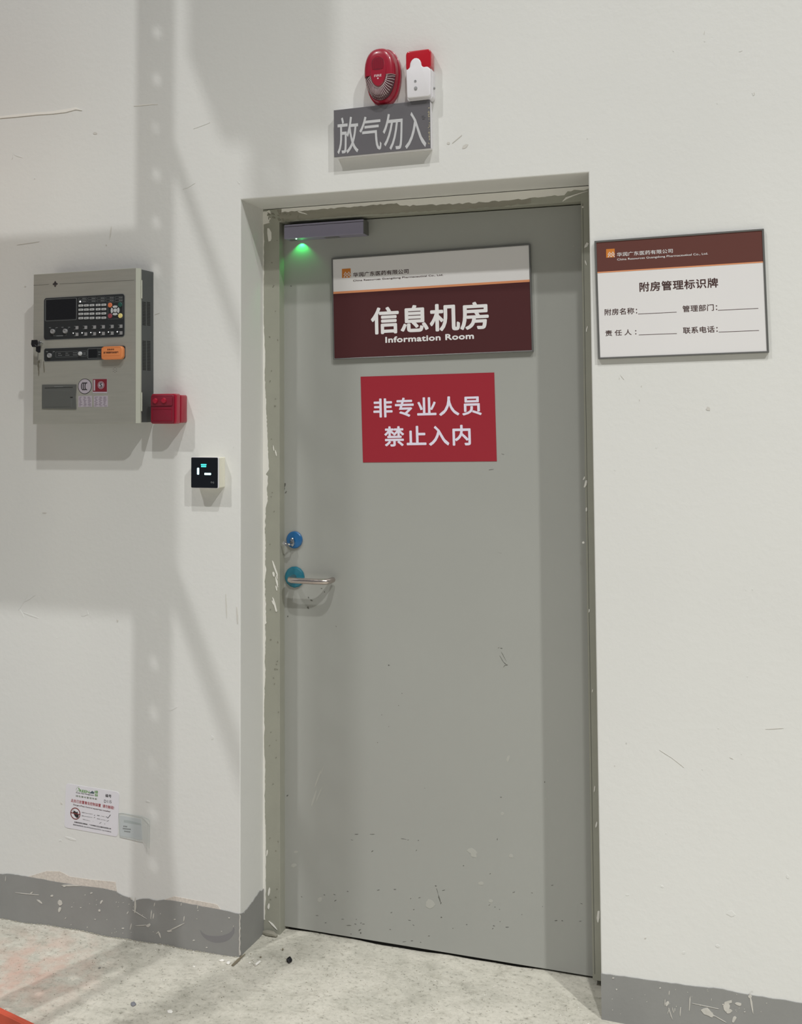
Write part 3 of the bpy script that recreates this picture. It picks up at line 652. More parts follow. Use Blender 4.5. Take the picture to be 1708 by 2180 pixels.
for rr in (.46, .56):
    path = []
    for t in range(25):
        a = math.radians(188+164*t/24); z = .081*rr*math.sin(a); x = .0505*rr*math.cos(a)*(1+.1*(z/.081)); path.append((x, surf(x, z)-.0009, .088+z))
    m.tube(path, .0008, 5)
m.build('lens_ring', M_RIB, FA, smooth=True)
def oval(rx, rz, cz, n=36): return [(rx*math.cos(2*math.pi*k/n), cz+rz*math.sin(2*math.pi*k/n)) for k in range(n)]
loft([(oval(.025, .048, .094), -.058), (oval(.025, .048, .094), -.0655), (oval(.0235, .0465, .094), -.0668)]).build('front_oval', M_RED, FA, smooth=True)
m = MB(); m.prism([p for p in rrect(-.0195, .0195, .096, .134, .013, 5)], -.0672, -.066); gr = m.build('grille', M_REDF, FA)
m = MB()
for k in range(11):
    x = -.0165+.0033*k; h_ = .013*(1-abs(x/.0195)**3); m.box(x-.0007, x+.0007, -.0682, -.067, .099, .119+h_)
m.build('grille_rib', M_RED, gr, kind='stuff')
text(FA, 'lettering', 'FIRE', (-.0115, .0745), (.0115, .0815), -.0671, M_RIB, .02)
m = MB(); m.prism([(0, .0665), (.003, .0695), (0, .0725), (-.003, .0695)], -.0672, -.0666); m.build('emblem', M_RIB, FA)

# ------------------------------------------------------------------ white and red strobe
YS = -.045; x0, z0 = S(866, 213, YS); x1, z1 = S(918, 108, YS); loc = (x0-.0035, 0, z0)
ST = thing('strobe_alarm', 'small white box alarm with red translucent top beside the egg-shaped sounder', 'alarm', loc, .004)
wd, ht = .082, .152
zc = ht*.60
m = MB(); m.prism(rrect(0, wd, 0, zc+.004, .010), -.030, -.0003)
o = m.build('rear_shell', M_WPL, ST, bevel=.001)
prof = [(.004, .004), (wd-.004, .004), (wd-.002, zc-.004), (wd*.82, zc+.006)]
arch = [(wd*.40+.0185*math.cos(math.radians(a)), zc+.014+.0195*math.sin(math.radians(a))*1.15) for a in range(0, 181, 20)]
front = [(.008, .004), (wd-.008, .004), (wd-.003, .010), (wd-.001, zc-.004), (wd-.012, zc+.006), (wd*.40+.026, zc+.0055), (wd*.40+.0195, zc+.009)]+arch+[(wd*.40-.0195, zc+.009), (wd*.40-.024, zc+.0045), (.002, zc+.002), (.004, .010)]
m = MB(); m.prism(front, YS, -.030); m.build('front_cover', M_WPL, ST, bevel=.0035, seg=3, smooth=True)
m = MB(); m.prism(rrect(.001, wd-.001, zc, ht, .011), YS+.003, -.0006); m.build('red_lens', M_REDD, ST, bevel=.004, seg=3, smooth=True)
m = MB(); m.lathe(.032, .055, [(.0038, YS-.0003), (.0038, YS-.0012), (.0022, YS-.0012), (.0022, YS-.0004)], 16); m.lathe(.033, .033, [(.0052, YS+.001), (.0052, YS-.001), (.004, YS-.0022), (0, YS-.0024)], 18, sz=1.2); m.build('front_button', M_KNOB, ST, smooth=True)
m = MB(); m.lathe(0, 0, [(.004, 0), (.004, .004), (.0025, .006), (0, .006)], 14); m.v = [(wd-.001+b_, -.018+a, .036+c_) for a, b_, c_ in m.v]; m.build('side_screw', M_KNOB, ST, smooth=True)

# ------------------------------------------------------------------ card reader / thermostat with lit display
TI = .0; YT = -.045; x0, z0 = S(406.5, 1039, YT); x1, z1 = S(465, 973.5, YT); loc = (x0, 0, z0)
TH = thing('wall_controller', 'small square black glass wall unit with lit pale cyan bars left of the door', 'wall control', loc, .0); L = local(loc, 0, YT)
wd, ht = x1-x0, z1-z0
m = MB(); m.prism(rrect(.002, wd-.0005, .001, ht-.001, .003), YT+.007, -.0002); m.build('housing', M_PCREAM, TH, bevel=.0006)
m = MB(); m.prism(rrect(0, wd, 0, ht, .004), YT+.001, YT+.0065); m.build('bezel', M_WPL, TH, bevel=.0006)
m = MB(); m.prism(rrect(.0012, wd-.0022, .0016, ht-.0012, .003), YT-.0004, YT+.001); gp = m.build('glass_panel', M_GLASSB, TH)
m = MB(); q = .0002
for u0, v0, u1, v1 in ((420, 1010.2, 424.2, 996), (435.5, 1011, 449.5, 1007)):
    a, b = L(u0, v0), L(u1, v1); m.prism(rrect(a[0], b[0], a[1], b[1], .0018), YT-.0007, YT-.0003)
m.build('display_bar', M_CYAN, gp)
m = MB()
for u0, v0, u1, v1 in ((428, 990.3, 439.8, 988), (428.5, 994.3, 439.3, 991.8)):
    a, b = L(u0, v0), L(u1, v1); m.prism(rrect(a[0], b[0], a[1], b[1], .0010), YT-.0007, YT-.0003)
m.build('display_bar', M_TEAL, gp)
text(gp, 'card_symbol', 'O•))', L(449, 1029.5), L(456, 1025.2), YT-.0006, M_LINE, .01)

# ------------------------------------------------------------------ fire control panel
TI = .006; YB = -.09; bx, bz = S(70, 903, YB); loc = (bx, 0, bz)
FP = thing('fire_control_panel', 'grey-green steel control cabinet with black keypad on wall at left', 'control panel', loc, TI); L = local(loc, TI, YB)
wd = L(289.5, 903)[0]+.0; ht = (L(70, 583.5)[1]+L(287, 572)[1])/2
m = MB(); m.box(.004, wd+.0085, -.074, -.0002, .002, ht-.002); body = m.build('housing', M_BODY, FP, bevel=.0012)
m = MB(); m.box(0, wd, YB, -.075, 0, ht); door = m.build('cabinet_door', M_STEEL, FP, bevel=.0008)
m = MB(); m.add([(wd-.0005, YB, .0), (wd+.010, YB+.010, .0), (wd+.010, -.074, .0), (wd-.0005, -.074, 0), (wd-.0005, YB, ht), (wd+.010, YB+.010, ht), (wd+.010, -.074, ht), (wd-.0005, -.074, ht)], [(0, 3, 2, 1), (4, 5, 6, 7), (0, 1, 5, 4), (1, 2, 6, 5), (2, 3, 7, 6), (3, 0, 4, 7)])
m.build('door_edge', M_EDGE, door)
m = MB(); m.box(.0, wd, YB-.0003, YB, ht-.0012, ht-.0); m.build('top_edge', M_EDGE, door)
m = MB()
a, b = L(71.5, 607.5), L(104, 605.5); ribbon(m, [a, b], .0009, YB-.0004, YB); a, b = L(127, 604.6), L(286, 596.5); ribbon(m, [a, b], .0009, YB-.0004, YB)
m.build('seam', M_MARK, door)
m = MB(); cx, cz = L(117.7, 604.5); s_ = .0050
m.prism([(cx-s_, cz+.0035), (cx+s_, cz+.0035), (cx, cz+.0105)], YB-.0008, YB); m.prism([(cx-s_, cz-.0045), (cx+s_, cz-.0045), (cx, cz-.0105)], YB-.0008, YB); m.prism(rrect(cx-.0095, cx+.0095, cz-.0026, cz+.0022, .0022), YB-.0008, YB)
m.build('emblem', M_BLK, door)
for v0, v1 in ((597, 636), (837, 877)):                 # hinges
    m = MB()
    (y_, za), (y2, zb_) = SX(297, v1, bx+wd+.01), SX(297, v0, bx+wd+.01)
    za -= bz; zb_ -= bz
    m.tube([(wd+.0115, -.076, za), (wd+.0115, -.076, zb_)], .0028, 8)
    for k in range(1, 3): m.tube([(wd+.0115, -.076, za+(zb_-za)*k/3-.0006), (wd+.0115, -.076, za+(zb_-za)*k/3+.0006)], .0032, 8)
    m.build('hinge', M_EDGE, FP, smooth=True)
m = MB()                                                # vent slots on the right side
for v0, v1, nn in ((643, 694, 16), (726, 790, 20)):
    for u0, u1 in ((304.5, 311.5), (314, 321)):
        for k in range(nn):
            v = v0+(v1-v0)*(k+.5)/nn+(u0-304)*.05
            ya, z = SX(u0, v, bx+wd+.0085); yb, _ = SX(u1, v, bx+wd+.0085)
            m.box(wd+.0080, wd+.0090, ya, yb, z-bz-.0012, z-bz+.0012)
m.build('vent_slot', M_SLOT, body, kind='stuff')
# crop coordinates (8.54 x, origin 80,620)
def K(a, b): return L(80+a/8.54, 620+b/8.54)
def outline(mb, pts, r, w_, y0, y1):
    q = quad_rr(pts, r); cx_ = sum(p[0] for p in q)/len(q); cz_ = sum(p[1] for p in q)/len(q)
    x0_, x1_ = min(p[0] for p in q), max(p[0] for p in q); z0_, z1_ = min(p[1] for p in q), max(p[1] for p in q)
    mb.ring(rrect(x0_, x1_, z0_, z1_, r), rrect(x0_+w_, x1_-w_, z0_+w_, z1_-w_, max(r-w_, .0003)), y0, y1)
kp = [K(118, 112), K(1585, 58), K(1588, 838), K(118, 880)]
m = MB(); m.prism(quad_rr(kp, .010, 6), YB-.0012, YB); pan = m.build('keypad_panel', M_MEMB, FP)
m = MB(); outline(m, kp, .010, .0008, YB-.0014, YB-.0010); m.build('panel_outline', M_LINE, pan)
YK = YB-.0012
m = MB(); sq = [K(165, 165), K(700, 140), K(700, 500), K(168, 520)]; m.prism(quad_rr(sq, .002), YK-.0004, YK); m.build('screen', M_SCREEN, pan)
m = MB(); outline(m, [K(145, 148), K(716, 122), K(716, 522), K(145, 545)], .004, .0009, YK-.0008, YK)
for c0, w_ in ((752, 150), (920, 145), (1086, 148), (1250, 142), (1414, 138)):
    for r0 in (0, 50):
        yy = 118-(c0-752)*.034+r0; outline(m, [K(c0, yy), K(c0+w_, yy-4), K(c0+w_, yy+36), K(c0, yy+40)], .0018, .0005, YK-.0003, YK)
outline(m, [K(1280, 205), K(1556, 190), K(1560, 498), K(1284, 512)], .004, .0006, YK-.0003, YK)
m.build('outline', M_LINE, pan)
m = MB()
for c0, w_ in ((752, 150), (920, 145), (1086, 148), (1250, 142), (1414, 138)):
    for r0 in (0, 50):
        yy = 138-(c0-752)*.034+r0
        for k in range(3): a = K(c0+70+k*22, yy+6); b = K(c0+84+k*22, yy-10); m.box(a[0], b[0], YK-.0003, YK, a[1], b[1])
for cxp, cyp in ((290, 735), (518, 728)):
    ribbon(m, [K(cxp-50, cyp-52), K(cxp-32, cyp-36)], .0006, YK-.0003, YK); ribbon(m, [K(cxp+32, cyp-36), K(cxp+52, cyp-56)], .0006, YK-.0003, YK)
    for dx in (-60, 62): a = K(cxp+dx-18, cyp-66); b = K(cxp+dx+18, cyp-78); m.box(a[0], b[0], YK-.0003, YK, a[1], b[1])
ribbon(m, [K(290, 775), K(296, 812), K(345, 812)], .0006, YK-.0003, YK); ribbon(m, [K(480, 806), K(524, 806), K(526, 770)], .0006, YK-.0003, YK)
a = K(348, 820); b = K(472, 802); m.box(a[0], b[0], YK-.0003, YK, a[1], b[1])
m.build('printed_mark', M_LINE, pan, kind='stuff')
key0 = None
def key_at(px, py, w_, h_, mt, nm='key', r=.0012):
    a = K(px-w_/2, py+h_/2); b = K(px+w_/2, py-h_/2)
    m = MB(); m.prism(rrect(0, b[0]-a[0], 0, b[1]-a[1], r, 2), -.0022, 0)
    m2 = m.build(nm, mt, pan); m2.location = (a[0], YK, a[1]); return m2
kb = None; legend = MB()
for i, px in enumerate((796, 896, 998, 1110, 1212)):
    for j in range(4):
        py = 262+j*76-(px-796)*(.034-.006*j)
        if kb is None: kb = key_at(px, py, 80, 42, M_KEY)
        else:
            o = kb.copy(); C.objects.link(o); o.parent = pan; a = K(px-40, py+21); o.location = (a[0], YK, a[1])
        a = K(px-24, py+10); b = K(px+24, py-6); legend.box(a[0], b[0], YK-.0024, YK-.0021, a[1]+.0004, b[1]-.0004)
for px, py, mt in ((1326, 254, M_KOR), (1508, 244, M_KGR), (1326, 450, M_KRED), (1512, 446, M_KYE)):
    c0 = K(px, py); m = MB(); m.lathe(c0[0], c0[1], [(.0080, YK), (.0078, YK-.0020), (.0066, YK-.0030), (0, YK-.0030)], 20); m.build('round_button', mt, pan, smooth=True)
c0 = K(1419, 350); m = MB(); m.lathe(c0[0], c0[1], [(.0066, YK), (.0064, YK-.002), (.0056, YK-.0028), (0, YK-.0028)], 20); m.build('centre_button', M_KEY, pan, smooth=True)
for a0 in (0, 90, 180, 270):
    pts = [(c0[0]+.0162*math.cos(math.radians(a)), c0[1]+.0162*math.sin(math.radians(a))) for a in range(a0-36, a0+37, 9)]+[(c0[0]+.0090*math.cos(math.radians(a)), c0[1]+.0090*math.sin(math.radians(a))) for a in range(a0+32, a0-33, -8)]
    m = MB(); m.prism(pts, YK-.0024, YK); m.build('arrow_button', M_KEY, pan)
legend.build('key_legend', M_MARK, pan, kind='stuff')
lg = MB(); leds = MB(); kb2 = None
for r0, py in ((0, 664), (1, 785)):
    for i in range(6):
        px = 726+i*160; pyy = py-i*5.2
        if kb2 is None: kb2 = key_at(px, pyy, 46, 62, M_KNOB, 'small_key', .0008)
        else:
            o = kb2.copy(); C.objects.link(o); o.parent = pan; a = K(px-23, pyy+31); o.location = (a[0], YK, a[1])
        for dz in (-27, 27):
            a = K(px-56, pyy+dz+4); b = K(px-22, pyy+dz-4); lg.box(a[0], b[0], YK-.0003, YK, a[1], b[1])
        if r0: c1 = K(px-73, pyy-22); leds.lathe(c1[0], c1[1], [(.0017+.0004*(i % 2), YK), (.0015, YK-.0008), (0, YK-.001)], 8)
c1 = K(781, 190); leds.lathe(c1[0], c1[1], [(.0028, YK), (.0026, YK-.0008), (0, YK-.001)], 10)
lg.build('printed_mark', M_LINE, pan, kind='stuff'); leds.build('indicator_light', M_LED, pan, kind='stuff')
def knob(c0, parent, r=.0078):
    m = MB(); m.lathe(c0[0], c0[1], [(r, YK), (r, YK-.006), (r*.85, YK-.0075), (r*.6, YK-.0075), (r*.5, YK-.0055), (0, YK-.005)], 22); return m.build('key_switch', M_KNOB, parent, smooth=True)
knob(K(290, 733), pan); knob(K(518, 727), pan)
sp2 = [K(120, 1038), K(1600, 992), K(1600, 1240), K(120, 1270)]
m = MB(); m.prism(quad_rr(sp2, .007, 5), YB-.0012, YB); pn2 = m.build('switch_panel', M_MEMB, FP)
m = MB(); outline(m, sp2, .007, .0008, YB-.0014, YB-.0010)
outline(m, [K(335, 1102), K(735, 1086), K(735, 1190), K(335, 1202)], .002, .0006, YK-.0003, YK)
outline(m, [K(745, 1090), K(905, 1084), K(905, 1180), K(745, 1186)], .002, .0006, YK-.0003, YK)
outline(m, [K(916, 1046), K(1184, 1034), K(1184, 1216), K(918, 1228)], .003, .0009, YK-.0003, YK)
m.build('panel_outline', M_LINE, pn2)
m = MB()
for px, py, w_ in ((405, 1130, 50), (418, 1166, 76), (540, 1126, 50), (550, 1162, 76), (688, 1120, 76), (688, 1158, 76), (860, 1122, 46), (860, 1148, 46), (1130, 1106, 48), (1130, 1150, 34)):
    for k in range(3): a = K(px-w_/2+k*w_/3, py+6); b = K(px-w_/2+k*w_/3+w_/3*.7, py-6); m.box(a[0], b[0], YK-.0003, YK, a[1], b[1])
ribbon(m, [K(190, 1120), K(204, 1134)], .0006, YK-.0003, YK); ribbon(m, [K(270, 1134), K(292, 1114)], .0006, YK-.0003, YK)
for dx in (176, 300): a = K(dx-18, 1104); b = K(dx+18, 1092); m.box(a[0], b[0], YK-.0003, YK, a[1], b[1])
m.build('printed_mark', M_LINE, pn2, kind='stuff')
knob(K(232, 1170), pn2)
c0 = K(785, 1136); m = MB(); m.lathe(c0[0], c0[1], [(.0070, YK), (.0068, YK-.004), (.005, YK-.0062), (0, YK-.0066)], 20); m.build('push_button', M_KEY, pn2, smooth=True)
m = MB(); m.prism(quad_rr([K(932, 1056), K(1084, 1050), K(1084, 1204), K(932, 1210)], .001), YK-.0004, YK); m.build('screen', M_SCREEN, pn2)
oc = [K(1204, 1010), K(1598, 1000), K(1592, 1240), K(1210, 1250)]
m = MB(); q = quad_rr(oc, .012, 6); m.prism(q, YB-.016, YB-.001); cov = m.build('orange_cover', M_ORANGE, FP, bevel=.003, seg=3, smooth=True, label='hinged orange plastic safety cover')
xs_ = [p[0] for p in q]; zs_ = [p[1] for p in q]; x0_, x1_, z0_, z1_ = min(xs_), max(xs_), min(zs_), max(zs_)
m = MB(); outline(m, [(x0_+.003, z1_-.003), (x1_-.006, z1_-.003), (x1_-.006, z0_+.002), (x0_+.003, z0_+.002)], .003, .0008, YB-.0166, YB-.0158)
m.box(x0_+.004, x1_-.009, YB-.0166, YB-.0158, z0_+.0125, z0_+.0132); m.build('cover_rim', M_ORANGE, cov)
text(cov, 'lettering', '紧急启动', (x0_+.024, z1_-.0128), (x0_+.050, z1_-.0078), YB-.0166, M_INK, .02)
text(cov, 'lettering', '按下按钮即可启动放气', (x0_+.010, z1_-.0232), (x0_+.066, z1_-.0172), YB-.0166, M_INK, .02)
# speaker holes
m = MB(); c0 = L(244.8, 788)
for k in range(6): a = math.radians(60*k); m.lathe(c0[0]+.0068*math.sin(a), c0[1]+.0075*math.cos(a), [(.0010, YB), (.0010, YB-.0002), (0, YB-.0002)], 8)
m.lathe(c0[0], c0[1], [(.0010, YB), (.0010, YB-.0002), (0, YB-.0002)], 8); m.build('speaker_hole', M_SLOT, door, kind='stuff')
# printer flap
q = [L(90.5, 819), L(163.5, 818.5), L(163, 871), L(90.5, 870)]
m = MB(); m.prism([q[3], (q[3][0]-.0005, (q[3][1]+q[0][1])/2), q[0], q[1], ((q[1][0]-.003), (q[1][1]+q[2][1])/2), q[2]], YB-.003, YB); pr = m.build('printer_cover', M_PRINT, FP, bevel=.0008)
m = MB()
def PR(a, b): return L(85+a/8.99, 795+b/8.99)
for a0, a1, b0, b1 in ((105, 590, 326, 334),): a, b = PR(a0, b1), PR(a1, b0); m.box(a[0], b[0], YB-.0034, YB-.003, a[1], b[1])
for k in range(5): a, b = PR(605, 510+k*29), PR(628, 505+k*29); m.box(a[0], b[0], YB-.0034, YB-.003, a[1], b[1])
for k in range(8): a, b = PR(290+k*21, 262), PR(305+k*21, 248); m.box(a[0], b[0], YB-.0034, YB-.003, a[1], b[1])
m.build('printed_mark', M_LINE, pr, kind='stuff')
m = MB()
for a0, a1, b0, b1 in ((105, 640, 272, 276), (592, 640, 450, 466), (105, 590, 636, 644)): a, b = PR(a0, b1), PR(a1, b0); m.box(a[0], b[0], YB-.0034, YB-.003, a[1], b[1])
m.build('printer_slot', M_SLOT, pr)
# stickers
c0 = PR(861, 247); rr = L(195.4, 822)[0]-L(166.2, 822)[0]
m = MB(); m.prism(circ(c0[0], c0[1], rr/2, 36, .96), YB-.0005, YB); stk = m.build('round_sticker', M_RIMB, FP)
m = MB(); m.prism(circ(c0[0], c0[1], rr/2*.93, 36, .96), YB-.0007, YB-.0004); m.build('sticker_face', M_STK, stk)
m = MB()
for k in range(3):
    cx_ = c0[0]-.0065+.0068*k
    pts = [(cx_+.0075*math.cos(math.radians(a))*.8, c0[1]+.0115*math.sin(math.radians(a))) for a in range(65, 296, 15)]
    ribbon(m, pts, .0030, YB-.0010, YB-.0007)
m.build('lettering', M_RIMB, stk)
q = [PR(1018, 110), PR(1284, 106), PR(1284, 350), PR(1018, 350)]
m = MB(); m.prism([PR(1014, 106), PR(1288, 102), PR(1288, 378), PR(1014, 378)], YB-.0004, YB); s2 = m.build('square_sticker', M_STK, FP)
m = MB(); m.prism(q, YB-.0006, YB-.0003); m.build('sticker_field', M_MAROON, s2)
c0 = PR(1172, 224); m = MB(); m.ring(circ(c0[0], c0[1], .0125, 28), circ(c0[0], c0[1], .0112, 28), YB-.0008, YB-.0005); m.prism(circ(c0[0], c0[1], .0092, 28), YB-.0008, YB-.0005)
a, b = PR(1030, 330), PR(1060, 124); m.box(a[0], b[0], YB-.0008, YB-.0005, a[1], b[1]); m.build('sticker_mark', M_STK, s2)
text(s2, 'lettering', 'S', (c0[0]-.0042, c0[1]-.0068), (c0[0]+.0046, c0[1]+.0068), YB-.0010, M_RIMB, .02)
for a0, a1 in ((737, 998), (1034, 1300)):
    m = MB(); m.prism([PR(a0, 432), PR(a1, 426), PR(a1, 640), PR(a0, 644)], YB-.0005, YB); s3 = m.build('data_sticker', M_STK, FP)
    m = MB()
    for k in range(9):
        b0 = 452+k*21
        for j in range(3):
            aa = a0+8+j*84+random.uniform(0, 20); bb = aa+random.uniform(30, 60)
            p_, q_ = PR(aa, b0+5), PR(min(bb, a1-8), b0-4); m.box(p_[0], q_[0], YB-.0007, YB-.0004, p_[1], q_[1])
    m.build('printed_mark', mat('faint_ink', (120, 108, 122), .6), s3, kind='stuff')
# cabinet lock and keys
c0 = L(87.5, 731.5)
m = MB(); m.lathe(c0[0], c0[1], [(.0085, YB), (.0085, YB-.008), (.0065, YB-.012), (.0045, YB-.0125), (0, YB-.011)], 24, sz=1.15); lk = m.build('cabinet_lock', M_CHROME, FP, smooth=True)
LK = local(loc, TI, YB-.03)
m = MB(); q = [LK(68.5, 724), LK(79.5, 723.5), LK(80.5, 726), LK(80.5, 737), LK(77, 739), LK(70, 739), LK(67.5, 733)]; m.prism(q, YB-.034, YB-.029); m.build('key_head', M_PBLACK, lk, bevel=.001)
m = MB(); q = [LK(76, 736), LK(85, 736), LK(84.2, 750.5), LK(80.5, 751), LK(75.5, 747.5)]; m.prism(q, YB-.029, YB-.025); m.build('key_head', M_PBLACK, lk, bevel=.001)
m = MB(); a = LK(79.8, 751); b = LK(78.6, 766); m.tube([(a[0], YB-.027, a[1]), (b[0], YB-.027, b[1])], .0011, 6); m.build('key_blade', M_ALU, lk)
m = MB(); m.tube([(c0[0], YB-.010, c0[1]), (LK(79, 732)[0], YB-.031, LK(79, 732)[1])], .0015, 6); m.build('key_blade', M_ALU, lk)
m = MB()
pts = [LK(76, 734), LK(79, 737), LK(84, 737), LK(86, 733), LK(84, 729)]; m.tube([(p[0], YB-.034, p[1]) for p in pts], .0007, 6); m.build('key_ring', M_CHROME, lk, smooth=True)
m = MB()
for a in [(82, 782, 3, 30, 4), (93.5, 781, 2.4, 22, 2), (82.5, 795, 1.6, 12, 0), (83, 770, 4, 6, 0)]: blob(m, L, *a, YB-.0003, YB+.0002, 9)
m.build('grime_streak', mat('grime', (112, 108, 96), .6), door, kind='stuff')

# ------------------------------------------------------------------ small red sounder beside the panel
YR = -.068; x0, z0 = S(319.5, 902.5, YR); x1, z1 = S(374.5, 838, YR); loc = (x0, 0, z0)
RB = thing('red_sounder_box', 'small square red sounder box with two round buttons beside the control cabinet', 'alarm', loc, 0); L = local(loc, 0, YR)
wd, ht = x1-x0, z1-z0
m = MB(); m.prism(rrect(.004, wd+.001, .002, ht-.004, .006), -.036, -.0002); m.build('rear_shell', M_RED, RB, bevel=.001, smooth=True)
m = MB(); m.prism(rrect(0, wd-.001, 0, ht, .007), YR+.006, -.0375); m.build('front_shell', M_RED, RB, bevel=.002, seg=3, smooth=True)
m = MB(); m.prism(rrect(.002, wd-.008, .002, ht-.004, .006), YR, YR+.006); m.build('front_face', M_REDF, RB, bevel=.002, seg=3, smooth=True)
m = MB(); m.prism(rrect(.004, wd-.012, ht*.60, ht-.010, .004), YR-.003, YR); m.build('button_bay', M_REDF, RB, bevel=.001, smooth=True)
m = MB(); m.ring(rrect(.007, wd-.014, .010, ht*.5, .003), rrect(.008, wd-.015, .011, ht*.5-.001, .0025), YR-.0012, YR+.0004); m.build('label_outline', M_RED, RB)
for u, v in ((332, 853.5), (350.5, 853)):
    c0 = L(u, v); m = MB(); m.lathe(c0[0], c0[1], [(.0088, YR-.002), (.0088, YR-.005), (.007, YR-.008), (0, YR-.009)], 20, sz=1.05); m.build('round_button', M_RED, RB, smooth=True)

# ------------------------------------------------------------------ pest control sticker
def flat_quad(px): return [S(*p) for p in px]
TIs = -.035
bx, bz = S(137.5, 1761); loc = (bx, 0, bz)
a_ = S(137.5, 1761); b_ = S(251, 1781.5); TIs = math.atan2(b_[1]-a_[1], b_[0]-a_[0])
PS = thing('pest_control_card', 'white rounded card with red and green pest control print low on the wall', 'notice', loc, TIs); L = local(loc, TIs, 0)
wd = L(251, 1781)[0]; ht = (L(141, 1667)[1]+L(254, 1686.5)[1])/2; off = L(141, 1667)[0]
m = MB(); m.prism([(x+off*z/ht*.5, z) for x, z in rrect(0, wd, 0, ht, .010, 5)], -.0012, -.0001); m.build('card', M_STW, PS)
def Q(a, b): return L(135+a/13.664, 1660+b/13.664)
def Q2(a, b): return L(135+a/13.664, 1710+b/13.664)
Yp = -.0015
def tline(body, a, b, h_, mt, f, bold=.01, sp_=1):      # a, b: ink start and end on the baseline
    p, q_ = f(*a), f(*b); tilt_h = h_/13.664/ (1)       # height in photo pixels
    hh = L(200, 1700)[1]-L(200, 1700+h_/13.664)[1]
    o = text(PS, 'lettering', body, (0, 0), (math.hypot(q_[0]-p[0], q_[1]-p[1]), hh), 0, mt, bold, sp_)
    ang = math.atan2(q_[1]-p[1], q_[0]-p[0]); o.location = (p[0], Yp, p[1]); o.rotation_euler = (0, -ang, 0); return o
tline('REEN', (475, 348), (760, 392), 72, M_GRN, Q, .03)
m = MB(); ribbon(m, [Q(*p) for p in [(372, 300), (385, 260), (410, 225), (462, 192)]], .0006, Yp-.0001, Yp+.0003); ribbon(m, [Q(*p) for p in [(395, 330), (430, 322), (462, 290), (470, 262)]], .0012, Yp-.0001, Yp+.0003)
c0 = Q(458, 250); m.prism(circ(c0[0], c0[1], .0022, 12), Yp-.0001, Yp+.0003); m.build('emblem', M_GRN, PS)
m = MB(); m.prism([Q(750, 385), Q(850, 320), Q(905, 365), Q(895, 405)], Yp-.0001, Yp+.0003); m.build('emblem', mat('slate_ink', (76, 92, 98), .5), PS)
tline('Green Pest Management', (372, 388), (893, 470), 36, M_BLK, Q, .03)
tline('绿', (915, 392), (1012, 406), 88, M_GRN, Q, .02); tline('林', (915, 482), (1012, 498), 84, M_GRN, Q, .02)
tline('绿色害虫管理专家', (368, 490), (985, 588), 52, mat('dull_green_ink', (120, 132, 110), .5), Q, .01, 1.15)
tline('编号', (1228, 498), (1402, 522), 92, M_BLK, Q, .012)
tline('D115', (1192, 660), (1405, 682), 84, M_BLK, Q, -.005)
tline('此处已放置害虫控制装置  请勿触碰!', (230, 640), (1480, 862), 96, M_REDI, Q, .012)
tline('Dangers!Pest Control equipment installed', (295, 62+0), (1365, 270), 50, M_INK, Q2, .02)
tline('苍蝇蚊子 flies & mosquitoes (', (540, 282), (870, 330), 34, M_BLK, Q2, .0)
tline('蟑螂 cockroaches & ants (', (540, 378), (860, 426), 34, M_BLK, Q2, .0)
tline('鼠 rat (', (985, 366), (1260, 410), 34, M_BLK, Q2, .0); tline('蚂蚁 termite (', (985, 462), (1260, 510), 34, M_BLK, Q2, .0)
tline('其他 others (        )', (575, 482), (880, 540), 32, M_BLK, Q2, .0)
tline('如遇紧急情况请联络：广州市绿林卫生虫害防治有限公司', (325, 560), (1390, 762), 42, M_BLK, Q2, .02)
tline('服务热线电话 020-87566658 82277573 13610208036', (288, 632), (1395, 846), 38, M_BLK, Q2, .01)
c0 = Q2(357, 295); m = MB(); m.ring(circ(c0[0], c0[1], .0195, 30), circ(c0[0], c0[1], .0168, 30), Yp-.0004, Yp+.0003); ribbon(m, [(c0[0]-.0185, c0[1]+.0008), (c0[0]+.0185, c0[1]-.0008)], .0028, Yp-.0004, Yp+.0003); m.build('prohibition_ring', mat('dark_red_ink', (120, 52, 52), .5), PS)
m = MB(); m.prism([Q2(*p) for p in [(285, 245), (335, 212), (385, 262), (400, 240), (425, 250), (425, 300), (455, 350), (440, 410), (400, 425), (340, 370)]], Yp-.0001, Yp+.0003); ribbon(m, [Q2(265, 225), Q2(318, 180)], .0008, Yp-.0001, Yp+.0003); m.build('hand_symbol', M_BLK, PS)
m = MB(); ribbon(m, [Q2(1268, 388), Q2(1300, 430), Q2(1378, 332)], .0018, Yp-.0001, Yp+.0003)
for p, q_ in (((900, 352), (930, 335)), ((895, 420), (928, 398)), ((1272, 522), (1330, 495)), ((1055, 582), (1112, 552)), ((1208, 585), (1214, 606))): ribbon(m, [Q2(*p), Q2(*q_)], .0011, Yp-.0001, Yp+.0003)
m.build('tick_mark', M_BLK, PS)

